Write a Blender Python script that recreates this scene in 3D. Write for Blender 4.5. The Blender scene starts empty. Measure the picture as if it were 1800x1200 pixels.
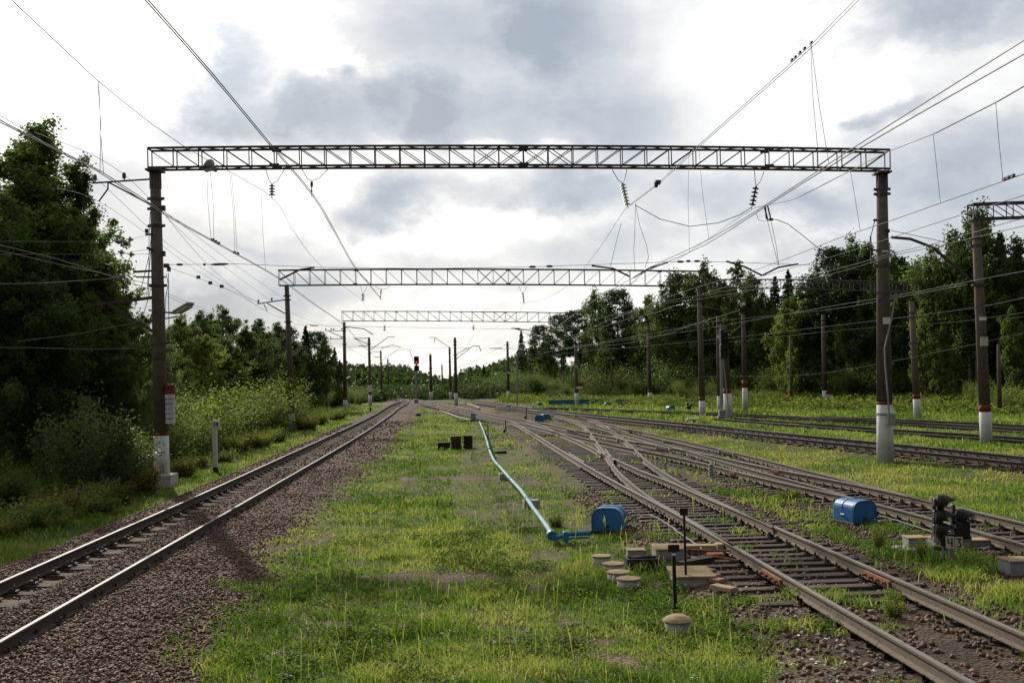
import bpy, math, random
import numpy as np
from mathutils import Vector, Matrix
R = math.radians
random.seed(7); rng = np.random.default_rng(11)
S = bpy.context.scene
COL = S.collection

# ---------------------------------------------------------------- camera
CH, FPX, U0, V0, ROLL = 3.05, 1900.0, 900.0, 664.0, 0.02     # eye height above rail top, lens in 1800-px units
cd = bpy.data.cameras.new('camera'); cam = bpy.data.objects.new('camera', cd); COL.objects.link(cam)
cam.location = (0, 0, CH)
cam.matrix_world = Matrix.Translation((0, 0, CH)) @ Matrix.Rotation(R(90), 4, 'X') @ Matrix.Rotation(-ROLL, 4, 'Z')
cd.sensor_width = 36; cd.lens = 36*FPX/1800; cd.shift_y = (V0-600)/1800
cd.clip_start = 0.1; cd.clip_end = 20000
S.camera = cam

def ray(px, py):
    u, v = px-U0, py-V0
    return (u-ROLL*v)/FPX, -(v+ROLL*u)/FPX         # X/Y , (Z-CH)/Y
def PT(px, py, Y):
    a, b = ray(px, py); return Vector((a*Y, Y, CH+b*Y))
def PIX(p):
    a, b = FPX*p.x/p.y, -FPX*(p.z-CH)/p.y; return U0+a+ROLL*b, V0+b-ROLL*a
def UNP(px, py, z):
    a, b = ray(px, py); Y = (z-CH)/b; return Vector((a*Y, Y, z))
def LINE(a, b, px, py):                              # where the sight line meets the vertical plane X = a + b*Y
    t, s = ray(px, py); Y = a/(t-b); return Vector((t*Y, Y, CH+s*Y))
def AZEL(px, py):
    t, s = ray(px, py); return math.atan(t), math.atan2(s, math.hypot(1, t))

# ---------------------------------------------------------------- light
SUN_AZ, SUN_EL = R(-22), R(27)
sdir = Vector((math.sin(SUN_AZ)*math.cos(SUN_EL), math.cos(SUN_AZ)*math.cos(SUN_EL), math.sin(SUN_EL)))
sl = bpy.data.lights.new('sun', 'SUN'); sun = bpy.data.objects.new('sun', sl); COL.objects.link(sun)
sl.energy = 4.6; sl.angle = R(0.6); sl.color = (1.0, 0.93, 0.82)
sun.rotation_euler = (-sdir).to_track_quat('-Z', 'Y').to_euler(); sun.location = (-30, 60, 50)
S.view_settings.view_transform = 'Standard'; S.view_settings.look = 'None'
S.view_settings.gamma = 1; S.view_settings.exposure = 0.0
S.cycles.max_bounces = 6; S.cycles.diffuse_bounces = 3; S.cycles.transmission_bounces = 4; S.cycles.glossy_bounces = 3
S.cycles.transparent_max_bounces = 4
S.cycles.use_denoising = True; S.cycles.denoiser = 'OPENIMAGEDENOISE'; S.cycles.denoising_input_passes = 'RGB_ALBEDO_NORMAL'; S.cycles.denoising_prefilter = 'ACCURATE'

W = bpy.data.worlds.new('World'); S.world = W; W.use_nodes = True
nt = W.node_tree; nt.nodes.clear()
def N(t, **k):
    n = nt.nodes.new(t)
    for a, b in k.items(): setattr(n, a, b)
    return n
def math_(op, a, b=None, clamp=False):
    n = N('ShaderNodeMath', operation=op, use_clamp=clamp)
    for i, q in enumerate((a, b)):
        if q is None: continue
        if isinstance(q, (int, float)): n.inputs[i].default_value = q
        else: nt.links.new(q, n.inputs[i])
    if op == 'SMOOTH_MAX': n.inputs[2].default_value = .1
    return n.outputs[0]
def maprange(v, a, b, c, d, smooth=True):
    n = N('ShaderNodeMapRange', interpolation_type='SMOOTHSTEP' if smooth else 'LINEAR')
    nt.links.new(v, n.inputs['Value'])
    for k, q in zip(('From Min', 'From Max', 'To Min', 'To Max'), (a, b, c, d)): n.inputs[k].default_value = q
    return n.outputs[0]
tc = N('ShaderNodeTexCoord'); gen = tc.outputs['Generated']
sep = N('ShaderNodeSeparateXYZ'); nt.links.new(gen, sep.inputs[0])
az = math_('ARCTAN2', sep.outputs[0], sep.outputs[1])
el = math_('ARCSINE', sep.outputs[2])
# clouds are drawn in azimuth / elevation; a noise field ruffles their outlines
def noise(scale, detail, rough=.55, vec=gen, zs=1.6):
    mp = N('ShaderNodeMapping'); nt.links.new(vec, mp.inputs[0]); mp.inputs['Scale'].default_value = (1, 1, zs)
    n = N('ShaderNodeTexNoise'); nt.links.new(mp.outputs[0], n.inputs['Vector'])
    n.inputs['Scale'].default_value = scale; n.inputs['Detail'].default_value = detail; n.inputs['Roughness'].default_value = rough
    return n
n1 = noise(7.0, 8, .58); n2 = noise(3.2, 6, .55); n3 = noise(18, 6, .6)
comb = N('ShaderNodeCombineXYZ'); nt.links.new(az, comb.inputs[0]); nt.links.new(el, comb.inputs[1])
off = N('ShaderNodeVectorMath', operation='SUBTRACT'); nt.links.new(n1.outputs['Color'], off.inputs[0]); off.inputs[1].default_value = (.5, .5, .5)
offs = N('ShaderNodeVectorMath', operation='MULTIPLY'); nt.links.new(off.outputs[0], offs.inputs[0]); offs.inputs[1].default_value = (.115, .085, 0)
off3 = N('ShaderNodeVectorMath', operation='SUBTRACT'); nt.links.new(n3.outputs['Color'], off3.inputs[0]); off3.inputs[1].default_value = (.5, .5, .5)
offs3 = N('ShaderNodeVectorMath', operation='MULTIPLY'); nt.links.new(off3.outputs[0], offs3.inputs[0]); offs3.inputs[1].default_value = (.075, .06, 0)
pos0 = N('ShaderNodeVectorMath', operation='ADD'); nt.links.new(comb.outputs[0], pos0.inputs[0]); nt.links.new(offs.outputs[0], pos0.inputs[1])
pos = N('ShaderNodeVectorMath', operation='ADD'); nt.links.new(pos0.outputs[0], pos.inputs[0]); nt.links.new(offs3.outputs[0], pos.inputs[1])
def blob_sum(blobs, soft=.15, out=1.5):
    tot = None
    for (px, py, wx, wy, wt) in blobs:
        a, e = AZEL(px, py)
        s = N('ShaderNodeVectorMath', operation='SUBTRACT'); nt.links.new(pos.outputs[0], s.inputs[0]); s.inputs[1].default_value = (a, e, 0)
        m = N('ShaderNodeVectorMath', operation='MULTIPLY'); nt.links.new(s.outputs[0], m.inputs[0]); m.inputs[1].default_value = (FPX/wx, FPX/wy, 0)
        l = N('ShaderNodeVectorMath', operation='LENGTH'); nt.links.new(m.outputs[0], l.inputs[0])
        f = maprange(l.outputs['Value'], out, soft, 0, wt)
        tot = f if tot is None else math_('SMOOTH_MAX', tot, f)
    return tot
dark = blob_sum([(395, 130, 75, 70, 1.25), (375, 200, 120, 70, 1.3), (510, 215, 160, 58, 1.15), (640, 190, 110, 58, 1.0), (755, 205, 105, 72, 1.0),
                 (960, 60, 125, 75, .78), (1035, 200, 130, 85, .55), (760, 60, 210, 85, .36), (900, 210, 220, 70, .40), (690, 360, 115, 55, 1.0), (615, 340, 60, 35, .6),
                 (985, 348, 130, 40, .80), (860, 345, 120, 45, .40), (1548, 190, 55, 26, .62), (1690, 5, 220, 55, .75), (1730, 280, 150, 70, .52),
                 (1420, 375, 110, 38, .62), (1280, 340, 130, 50, .32), (165, 300, 130, 70, .42), (350, 530, 150, 50, .85), (560, 515, 95, 38, .62), (440, 560, 60, 26, .45),
                 (480, 440, 130, 22, .3), (720, 480, 220, 34, .30), (1080, 440, 200, 34, .28), (1480, 440, 180, 36, .35), (640, 600, 90, 26, .4),
                 (900, -140, 500, 100, .6), (1750, -200, 400, 120, .6)], .0)
white = blob_sum([(150, 90, 260, 170, 1.0), (440, 345, 190, 55, .9), (565, 130, 75, 26, 1.0), (1000, 540, 300, 50, .5), (820, 620, 300, 40, .6), (1330, 100, 200, 120, .9), (860, 268, 170, 18, .8), (850, 420, 250, 35, .5)])
tex = maprange(n2.outputs['Fac'], .35, .66, 0.0, .46)
d1 = math_('MULTIPLY', dark, maprange(n1.outputs['Fac'], .25, .6, .8, 1.15))
d2 = math_('SUBTRACT', math_('ADD', d1, tex), math_('MULTIPLY', white, .42))
d2 = math_('ADD', d2, math_('MULTIPLY', math_('SUBTRACT', n3.outputs['Fac'], .5), .55))
dfac = math_('MINIMUM', math_('MAXIMUM', math_('MULTIPLY', d2, .84), 0.0), 1.0)
ramp = N('ShaderNodeValToRGB'); nt.links.new(dfac, ramp.inputs[0])
cr = ramp.color_ramp
cr.elements[0].position = 0; cr.elements[0].color = (1.12, 1.12, 1.10, 1)
cr.elements[1].position = 1; cr.elements[1].color = (.37, .435, .52, 1)
e = cr.elements.new(.35); e.color = (.74, .76, .79, 1)
e = cr.elements.new(.65); e.color = (.54, .59, .665, 1)
dotn = N('ShaderNodeVectorMath', operation='DOT_PRODUCT'); nt.links.new(gen, dotn.inputs[0]); dotn.inputs[1].default_value = sdir
toward = maprange(dotn.outputs['Value'], -.6, .80, .17, 1.0)         # clouds dimmed away from the sun, mostly unseen, to keep shade dark
glow = maprange(dotn.outputs['Value'], .95, 1.0, 0.0, .6)
bright = math_('ADD', toward, glow)
cbg = N('ShaderNodeBackground'); nt.links.new(ramp.outputs[0], cbg.inputs[0]); nt.links.new(bright, cbg.inputs[1])
sky = N('ShaderNodeTexSky', sky_type='NISHITA', sun_disc=False, sun_elevation=SUN_EL, sun_rotation=SUN_AZ % (2*math.pi))
sky.air_density = 1.0; sky.dust_density = 1.5
sbg = N('ShaderNodeBackground'); nt.links.new(sky.outputs[0], sbg.inputs[0]); sbg.inputs[1].default_value = 0.09
mixs = N('ShaderNodeMixShader'); mixs.inputs[0].default_value = .90
nt.links.new(sbg.outputs[0], mixs.inputs[1]); nt.links.new(cbg.outputs[0], mixs.inputs[2])
wo = N('ShaderNodeOutputWorld'); nt.links.new(mixs.outputs[0], wo.inputs[0])
W.cycles.sampling_method = 'MANUAL'; W.cycles.sample_map_resolution = 512

# ---------------------------------------------------------------- materials
def new_mat(name):
    m = bpy.data.materials.new(name); m.use_nodes = True
    t = m.node_tree; b = t.nodes['Principled BSDF']; return m, t, b
def lk(t, a, b): t.links.new(a, b)
def tnoise(t, scale, detail=4, rough=.55, coord='Object', dist=0):
    c = t.nodes.new('ShaderNodeTexCoord'); n = t.nodes.new('ShaderNodeTexNoise')
    if coord == 'World':
        g = t.nodes.new('ShaderNodeNewGeometry'); lk(t, g.outputs['Position'], n.inputs['Vector'])
    else: lk(t, c.outputs[coord], n.inputs['Vector'])
    n.inputs['Scale'].default_value = scale; n.inputs['Detail'].default_value = detail
    n.inputs['Roughness'].default_value = rough; n.inputs['Distortion'].default_value = dist
    return n
def tramp(t, fac, stops):
    r = t.nodes.new('ShaderNodeValToRGB'); lk(t, fac, r.inputs[0]); c = r.color_ramp
    while len(c.elements) < len(stops): c.elements.new(.5)
    for e, (p, col) in zip(c.elements, stops): e.position = p; e.color = (*col, 1)
    return r
def surf(name, c1, c2, scale=6, rough=.8, metal=0, bump=.3, bscale=30, bdist=.01, c3=None, spec=.3):
    m, t, b = new_mat(name)
    n = tnoise(t, scale, 6, .62)
    st = [(.32, c1), (.68, c2)]
    if c3: st = [(.28, c1), (.5, c2), (.72, c3)]
    r = tramp(t, n.outputs['Fac'], st); lk(t, r.outputs[0], b.inputs['Base Color'])
    b.inputs['Roughness'].default_value = rough; b.inputs['Metallic'].default_value = metal
    b.inputs['Specular IOR Level'].default_value = spec
    if bump:
        n2 = tnoise(t, bscale, 5, .65); bp = t.nodes.new('ShaderNodeBump'); bp.inputs['Strength'].default_value = bump
        bp.inputs['Distance'].default_value = bdist; lk(t, n2.outputs['Fac'], bp.inputs['Height']); lk(t, bp.outputs[0], b.inputs['Normal'])
    return m
def leafmat(name, ca, cb, cc, trans=.42, tcol=(1.0, 1.15, .5), rough=.65, spec=.12, tone=(.75, 1.5), hue=.022):
    m = bpy.data.materials.new(name); m.use_nodes = True; t = m.node_tree; t.nodes.clear()
    at = t.nodes.new('ShaderNodeAttribute'); at.attribute_name = 'tint'
    r = tramp(t, at.outputs['Fac'], [(0, ca), (.5, cb), (1, cc)])
    oi = t.nodes.new('ShaderNodeObjectInfo'); mr = t.nodes.new('ShaderNodeMapRange'); lk(t, oi.outputs['Random'], mr.inputs[0]); mr.inputs[3].default_value = tone[0]; mr.inputs[4].default_value = tone[1]
    hs = t.nodes.new('ShaderNodeHueSaturation'); lk(t, r.outputs[0], hs.inputs['Color']); lk(t, mr.outputs[0], hs.inputs['Value']); r = hs
    mr2 = t.nodes.new('ShaderNodeMapRange'); fr = t.nodes.new('ShaderNodeMath'); fr.operation = 'MULTIPLY'; fr.inputs[1].default_value = 7.31; lk(t, oi.outputs['Random'], fr.inputs[0]); fr2 = t.nodes.new('ShaderNodeMath'); fr2.operation = 'FRACT'; lk(t, fr.outputs[0], fr2.inputs[0])
    lk(t, fr2.outputs[0], mr2.inputs[0]); mr2.inputs[3].default_value = .5-hue; mr2.inputs[4].default_value = .5+hue*.6; lk(t, mr2.outputs[0], hs.inputs['Hue'])
    d = t.nodes.new('ShaderNodeBsdfPrincipled'); d.inputs['Roughness'].default_value = rough; d.inputs['Specular IOR Level'].default_value = spec
    lk(t, r.outputs[0], d.inputs['Base Color'])
    tr = t.nodes.new('ShaderNodeBsdfTranslucent')
    mx = t.nodes.new('ShaderNodeMix'); mx.data_type = 'RGBA'; mx.blend_type = 'MULTIPLY'; mx.inputs[0].default_value = 1
    lk(t, r.outputs[0], mx.inputs[6]); mx.inputs[7].default_value = (*[min(c*1.5, 3) for c in tcol], 1)
    lk(t, mx.outputs[2], tr.inputs[0])
    ms = t.nodes.new('ShaderNodeMixShader'); ms.inputs[0].default_value = trans
    lk(t, d.outputs[0], ms.inputs[1]); lk(t, tr.outputs[0], ms.inputs[2])
    o = t.nodes.new('ShaderNodeOutputMaterial'); lk(t, ms.outputs[0], o.inputs[0])
    return m
M = {}
M['concrete'] = surf('weathered_concrete', (.070, .056, .044), (.125, .104, .084), 3, .92, 0, .4, 25, .01, (.098, .082, .066), spec=.15)
M['pale_concrete'] = surf('pale_concrete', (.30, .29, .26), (.44, .42, .38), 5, .9, 0, .4, 30, .008)
M['sleeper_concrete'] = surf('sleeper_concrete', (.065, .050, .038), (.165, .135, .108), 5, .95, 0, .4, 30, .008, spec=.1)
M['white_paint'] = surf('whitewash', (.40, .39, .375), (.54, .535, .525), 1.8, .85, 0, .4, 22, .008, (.60, .595, .585))
M['red_paint'] = surf('red_paint', (.085, .023, .017), (.215, .036, .025), 6, .8, 0, .3)
M['steel'] = surf('dark_painted_steel', (.05, .044, .042), (.105, .088, .08), 4, .55, .3, .15, 40, .003)
M['rust'] = surf('rusted_rail_steel', (.075, .055, .040), (.155, .12, .09), 9, .85, .1, .3, 60, .003, (.11, .085, .065))
M['bright_rust'] = surf('orange_rusted_steel', (.13, .05, .028), (.30, .115, .05), 14, .85, .1, .4, 60, .004)
M['polished'] = surf('polished_rail_head', (.13, .126, .118), (.20, .195, .185), 3, .62, .0, .05, 60, .001, spec=.22)
M['brown_head'] = surf('dulled_rail_head', (.080, .066, .052), (.14, .118, .095), 4, .55, 0, .1, 60, .001, spec=.3)
M['mid_head'] = surf('worn_rail_head', (.16, .145, .122), (.25, .225, .19), 4, .40, .55, .1, 60, .001, spec=.4)
M['bright_head'] = surf('bright_rail_head', (.30, .29, .275), (.40, .39, .37), 4, .36, .9, .05, 60, .001)
M['shaded_oily_rust'] = surf('shaded_oily_rail_steel', (.035, .028, .022), (.075, .058, .045), 9, .85, .1, .3, 60, .003)  # darker rust: shade on rail webs put into the colour; also oily fastenings
M['wire'] = surf('drawn_wire', (.15, .14, .13), (.25, .24, .22), 5, .38, .85, 0)
M['white_insulator'] = surf('white_porcelain', (.55, .55, .52), (.68, .68, .64), 6, .25, 0, 0)
M['dark_insulator'] = surf('brown_porcelain', (.06, .035, .03), (.10, .06, .045), 6, .3, 0, 0, spec=.5)
M['glass_insulator'] = surf('greenish_glass_insulator', (.35, .42, .18), (.50, .58, .28), 6, .2, 0, 0, spec=.6)
M['timber'] = surf('creosoted_timber', (.022, .016, .012), (.066, .047, .035), 12, .8, 0, .5, 45, .01, (.038, .028, .02), spec=.25)
M['black'] = surf('black_paint', (.010, .010, .010), (.022, .021, .02), 8, .55, 0, .2)
M['grey_metal'] = surf('grey_painted_metal', (.22, .23, .235), (.32, .33, .335), 6, .5, .1, .15)
M['silver'] = surf('dull_grey_paint', (.20, .20, .195), (.30, .30, .29), 6, .8, 0, .1, spec=.15)
M['tan_cover'] = surf('tan_board', (.20, .145, .085), (.38, .285, .17), 4, .9, 0, .5, 30, .006, (.30, .22, .13), spec=.1)
M['red_tile'] = surf('red_slab', (.22, .10, .065), (.33, .17, .115), 9, .85, 0, .4)
M['blue_cover'] = surf('blue_plastic_cover', (.014, .085, .22), (.024, .145, .34), 2.5, .5, 0, .3, 14, .012, (.05, .17, .34), spec=.35)
M['blue_pipe'] = surf('light_blue_pipe', (.12, .27, .31), (.20, .39, .43), 3, .8, 0, .3, 30, .003, (.26, .44, .46))
M['blue_dark'] = surf('blue_valve_paint', (.015, .13, .26), (.03, .22, .36), 7, .5, 0, .2)
M['white_plate'] = surf('white_enamel', (.62, .62, .58), (.74, .73, .70), 6, .5, 0, 0)
M['yellowish'] = surf('aged_white_plate', (.44, .40, .30), (.56, .52, .40), 6, .6, 0, 0)
M['bark'] = surf('bark', (.035, .028, .022), (.08, .065, .05), 10, .95, 0, .5, 30, .02)
M['birch_bark'] = surf('birch_bark', (.06, .055, .048), (.24, .225, .205), 5, .9, 0, .3, 20, .01)
M['stone'] = surf('ballast_stone', (.085, .052, .04), (.235, .16, .125), 1.2, .9, 0, .3, 40, .01, (.15, .098, .078))
M['lamp_glass'] = surf('lamp_glass', (.40, .38, .32), (.5, .48, .40), 4, .2, 0, 0, spec=.5)
M['red_lamp'], _t, _b = new_mat('red_signal_light'); _b.inputs['Base Color'].default_value = (.5, .02, .01, 1)
_b.inputs['Emission Color'].default_value = (1, .06, .03, 1); _b.inputs['Emission Strength'].default_value = .7
M['grass'] = leafmat('grass_blades', (.044, .078, .018), (.105, .158, .033), (.26, .245, .10), .52, (1.0, 1.14, .55), tone=(1, 1), hue=0)
M['weeds'] = leafmat('weed_leaves', (.050, .080, .022), (.115, .145, .036), (.25, .185, .08), .5, tone=(1, 1), hue=0)
M['leaf'] = leafmat('green_leaves', (.034, .056, .019), (.068, .096, .030), (.125, .148, .048), .45, (1.0, 1.08, .6))
M['leaf_light'] = leafmat('light_green_leaves', (.050, .076, .022), (.100, .128, .036), (.18, .19, .064), .5, (1.0, 1.1, .6))
M['leaf_dark'] = leafmat('dark_needles', (.020, .038, .015), (.036, .060, .021), (.065, .085, .03), .25)
M['leaf_red'] = leafmat('red_leaves', (.10, .028, .022), (.16, .05, .035), (.16, .11, .035), .35, (1.3, .9, .5))
M['leaf_gloss'] = leafmat('glossy_leaves', (.030, .052, .016), (.062, .092, .028), (.13, .16, .055), .42, (1.0, 1.1, .55), .55, .25)
M['dry_weeds'] = leafmat('dry_weed_leaves', (.055, .058, .020), (.115, .100, .034), (.20, .155, .06), .45, (1.05, 1.0, .6))
M['litter'] = surf('pale_litter', (.35, .34, .31), (.62, .60, .56), 3, .7, 0, 0)

def vary(m, lo, hi):
    """each object of this material gets its own tone"""
    t = m.node_tree; b = t.nodes['Principled BSDF']; src = b.inputs['Base Color'].links[0].from_socket
    oi = t.nodes.new('ShaderNodeObjectInfo'); mr = t.nodes.new('ShaderNodeMapRange'); lk(t, oi.outputs['Random'], mr.inputs[0]); mr.inputs[3].default_value = lo; mr.inputs[4].default_value = hi
    mx = t.nodes.new('ShaderNodeMix'); mx.data_type = 'RGBA'; mx.blend_type = 'MULTIPLY'; mx.inputs[0].default_value = 1; lk(t, src, mx.inputs[6]); lk(t, mr.outputs[0], mx.inputs[7]); lk(t, mx.outputs[2], b.inputs['Base Color'])
vary(M['timber'], .40, 1.15); vary(M['sleeper_concrete'], .6, 1.2); vary(M['concrete'], .8, 1.2); vary(M['tan_cover'], .75, 1.1)

# ---------------------------------------------------------------- mesh helpers
class MB:
    """collects shapes, links them as ONE mesh object"""
    def __init__(s): s.v = []; s.f = []; s.m = []
    def add(s, vs, fs, mi=0):
        o = len(s.v); s.v.extend([tuple(q) for q in vs]); s.f.extend([tuple(i+o for i in q) for q in fs]); s.m.extend([mi]*len(fs)); return s
    def box(s, c, d, rot=None, mi=0, bev=0.0):
        hx, hy, hz = d[0]/2, d[1]/2, d[2]/2
        if bev <= 0:
            vs = [Vector((x*hx, y*hy, z*hz)) for z in (-1, 1) for y in (-1, 1) for x in (-1, 1)]
            fs = [(0, 2, 3, 1), (4, 5, 7, 6), (0, 1, 5, 4), (2, 6, 7, 3), (0, 4, 6, 2), (1, 3, 7, 5)]
        else:
            b = bev; ring = lambda ex, ey, z: [Vector((sx*(hx-ex), sy*(hy-ey), z)) for sx, sy in ((-1, -1), (1, -1), (1, 1), (-1, 1))]
            rs = [ring(b, b, -hz), ring(0, 0, -hz+b), ring(0, 0, hz-b), ring(b, b, hz)]
            vs = [q for r in rs for q in r]; fs = [(3, 2, 1, 0), (12, 13, 14, 15)]
            for k in range(3):
                for i in range(4): fs.append((k*4+i, k*4+(i+1) % 4, k*4+4+(i+1) % 4, k*4+4+i))
        c = Vector(c)
        vs = [(rot @ q if rot else q)+c for q in vs]
        return s.add(vs, fs, mi)
    def bar(s, a, b, w, h=None, mi=0):
        a, b = Vector(a), Vector(b); d = b-a; L = d.length
        if L < 1e-6: return s
        q = d.to_track_quat('X', 'Z').to_matrix()
        return s.box((a+b)/2, (L, w, h or w), q, mi)
    def tube(s, pts, r, n=6, mi=0, caps=True):
        pts = [Vector(p) for p in pts]; rs = r if isinstance(r, (list, tuple)) else [r]*len(pts)
        vs = []; fs = []; up = Vector((0, 0, 1)); nrm = None
        for i, p in enumerate(pts):
            t = (pts[min(i+1, len(pts)-1)]-pts[max(i-1, 0)])
            t = t.normalized() if t.length > 1e-9 else Vector((0, 0, 1))
            if nrm is None:
                nrm = t.orthogonal().normalized() if abs(t.z) > .99 else t.cross(up).normalized()
            nrm = (nrm-t*nrm.dot(t)); nrm = nrm.normalized() if nrm.length > 1e-6 else t.orthogonal().normalized()
            bn = t.cross(nrm)
            for k in range(n):
                a = 2*math.pi*k/n; vs.append(p+(nrm*math.cos(a)+bn*math.sin(a))*rs[i])
        for i in range(len(pts)-1):
            for k in range(n): fs.append((i*n+k, i*n+(k+1) % n, i*n+n+(k+1) % n, i*n+n+k))
        if caps and n > 2: fs.append(tuple(range(n-1, -1, -1))); fs.append(tuple((len(pts)-1)*n+k for k in range(n)))
        return s.add(vs, fs, mi)
    def lathe(s, prof, c=(0, 0, 0), n=16, mi=0, mat=None):
        vs = []; fs = []; c = Vector(c)
        for (r, z) in prof:
            for k in range(n):
                a = 2*math.pi*k/n; q = Vector((r*math.cos(a), r*math.sin(a), z)); vs.append((mat @ q if mat else q)+c)
        for i in range(len(prof)-1):
            for k in range(n): fs.append((i*n+k, i*n+(k+1) % n, i*n+n+(k+1) % n, i*n+n+k))
        fs.append(tuple(range(n-1, -1, -1))); fs.append(tuple((len(prof)-1)*n+k for k in range(n)))
        return s.add(vs, fs, mi)
    def prism(s, poly, y0, y1, mat=None, c=(0, 0, 0), mi=0):            # poly in local XZ, extruded along local Y
        n = len(poly); c = Vector(c)
        vs = [Vector((x, y0, z)) for x, z in poly]+[Vector((x, y1, z)) for x, z in poly]
        vs = [(mat @ q if mat else q)+c for q in vs]
        fs = [tuple(range(n)), tuple(range(2*n-1, n-1, -1))]+[(i, n+i, n+(i+1) % n, (i+1) % n) for i in range(n)]
        return s.add(vs, fs, mi)
    def mesh(s, name, mats, smooth=False):
        me = bpy.data.meshes.new(name); me.from_pydata(s.v, [], s.f)
        for q in (mats if isinstance(mats, (list, tuple)) else [mats]): me.materials.append(q)
        if any(s.m): me.polygons.foreach_set('material_index', s.m)
        if smooth: me.polygons.foreach_set('use_smooth', [True]*len(me.polygons))
        me.update(); return me
    def build(s, name, mats, parent=None, smooth=False):
        o = bpy.data.objects.new(name, s.mesh(name, mats, smooth)); COL.objects.link(o)
        if parent: o.parent = parent
        return o
def rebase(o, loc):
    """moves a mesh object's origin to loc, geometry stays"""
    loc = Vector(loc); o.data.transform(Matrix.Translation(-loc)); o.location = loc; return o
def np_mesh(name, V, F, mat, tint=None, parent=None, smooth=False):
    """fast mesh from arrays; F (n,k) of equal-sided faces"""
    me = bpy.data.meshes.new(name); n, k = F.shape
    me.vertices.add(len(V)); me.vertices.foreach_set('co', np.ascontiguousarray(V, dtype=np.float32).ravel())
    me.loops.add(n*k); me.loops.foreach_set('vertex_index', np.ascontiguousarray(F, dtype=np.int32).ravel())
    me.polygons.add(n); me.polygons.foreach_set('loop_start', np.arange(0, n*k, k, dtype=np.int32))
    me.polygons.foreach_set('loop_total', np.full(n, k, dtype=np.int32))
    if smooth: me.polygons.foreach_set('use_smooth', np.ones(n, dtype=bool))
    if tint is not None:
        a = me.attributes.new('tint', 'FLOAT', 'POINT'); a.data.foreach_set('value', np.ascontiguousarray(tint, dtype=np.float32))
    me.materials.append(mat); me.update(calc_edges=True)
    o = bpy.data.objects.new(name, me)
    if parent != 'none': COL.objects.link(o)
    if parent and parent != 'none': o.parent = parent
    return o
def thing(name, label, cat, loc=(0, 0, 0), group=None, rz=0):
    o = bpy.data.objects.new(name, None); COL.objects.link(o); o.location = loc; o.rotation_euler.z = rz
    o.empty_display_size = .1
    o['label'] = label; o['category'] = cat
    if group: o['group'] = group
    return o
def tag(o, label, cat, group=None):
    o['label'] = label; o['category'] = cat
    if group: o['group'] = group
    return o
def kind(o, k): o['kind'] = k; return o
def part(mb, name, mats, t, smooth=False, label=None):
    """a part built in world coordinates, parented to thing t (an unrotated Empty)"""
    o = mb.build(name, mats, t, smooth)
    root = t
    off = Vector((0, 0, 0))
    while root is not None: off = off+root.location; root = root.parent
    o.data.transform(Matrix.Translation(-off))
    if label: o['label'] = label
    return o

# numpy value noise
_perm = rng.random((256, 256))
def vnoise(x, y, s):
    x = np.asarray(x, float)*s+100.3; y = np.asarray(y, float)*s+57.7
    xi = np.floor(x).astype(int); yi = np.floor(y).astype(int); fx = x-xi; fy = y-yi
    fx = fx*fx*(3-2*fx); fy = fy*fy*(3-2*fy); g = lambda a, b: _perm[a & 255, b & 255]
    return (g(xi, yi)*(1-fx)+g(xi+1, yi)*fx)*(1-fy)+(g(xi, yi+1)*(1-fx)+g(xi+1, yi+1)*fx)*fy
def fbm(x, y, s, o=4):
    t = 0; a = .5; n = 0
    for k in range(o): t = t+a*vnoise(x, y, s*2**k); n += a; a *= .55
    return t/n
def sstep(a, b, x):
    t = np.clip((np.asarray(x, float)-a)/(b-a), 0, 1); return t*t*(3-2*t)

# ---------------------------------------------------------------- rail lines (measured on the ground)
def resample(P, step, it=6):
    P = [Vector(p) for p in P]; Q = []
    n = len(P)
    for i in range(n-1):
        p0, p1, p2, p3 = P[max(i-1, 0)], P[i], P[i+1], P[min(i+2, n-1)]
        k = max(1, int((p2-p1).length/step))
        for j in range(k):
            t = j/k
            Q.append(.5*((2*p1)+(p2-p0)*t+(2*p0-5*p1+4*p2-p3)*t*t+(3*p1-p0-3*p2+p3)*t**3))
    Q.append(P[-1])
    for _ in range(it):
        Q = [Q[0]]+[(Q[i-1]+Q[i]*2+Q[i+1])/4 for i in range(1, len(Q)-1)]+[Q[-1]]
    return Q
def railpath(px, z=0.0, step=.8, it=10, tail=None, head=None):
    P = [UNP(x, y, z) for x, y in px]
    if head is not None: P = [P[0]+(P[0]-P[1]).normalized()*head]+P
    if tail is not None: P = P+[P[-1]+Vector(tail)]
    return resample(P, step, it)
AL = railpath([(0, 1022.5), (280, 900), (380, 856), (485, 808), (590, 760.5), (655, 729.7), (682, 713.5), (700.8, 701.5)], 0, .8, 14, (-14, 60, 0), 16)
AR = railpath([(0, 1126), (200, 1012), (397.5, 900), (490, 847), (590, 789.7), (655, 750), (697, 719.7), (713.6, 701)], 0, .8, 14, (-14, 60, 0), 12)
BL = railpath([(1713, 1200), (1457, 1055), (1200, 908), (1080, 845), (1020, 811), (960, 775), (925, 754), (902.7, 742), (886.7, 738.7)], 0, .6, 6, None, 8)
BR = railpath([(1800, 1113), (1620, 1035), (1440, 958), (1330, 911), (1246, 876), (1172, 843), (1126.7, 826.7), (1061.7, 796.7), (1020, 776), (973, 756.7), (948, 745.3), (925, 739)], 0, .6, 6, None, 8)
DL = railpath([(1290, 959), (1240, 927), (1198, 904), (1148, 877), (1126.7, 862), (1086.7, 828), (1073, 808), (1063, 795), (1046.7, 773), (1033, 755), (1018, 743), (985, 731.7), (950, 722.5), (926, 717.5), (905, 713)], 0, .6, 8)
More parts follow.
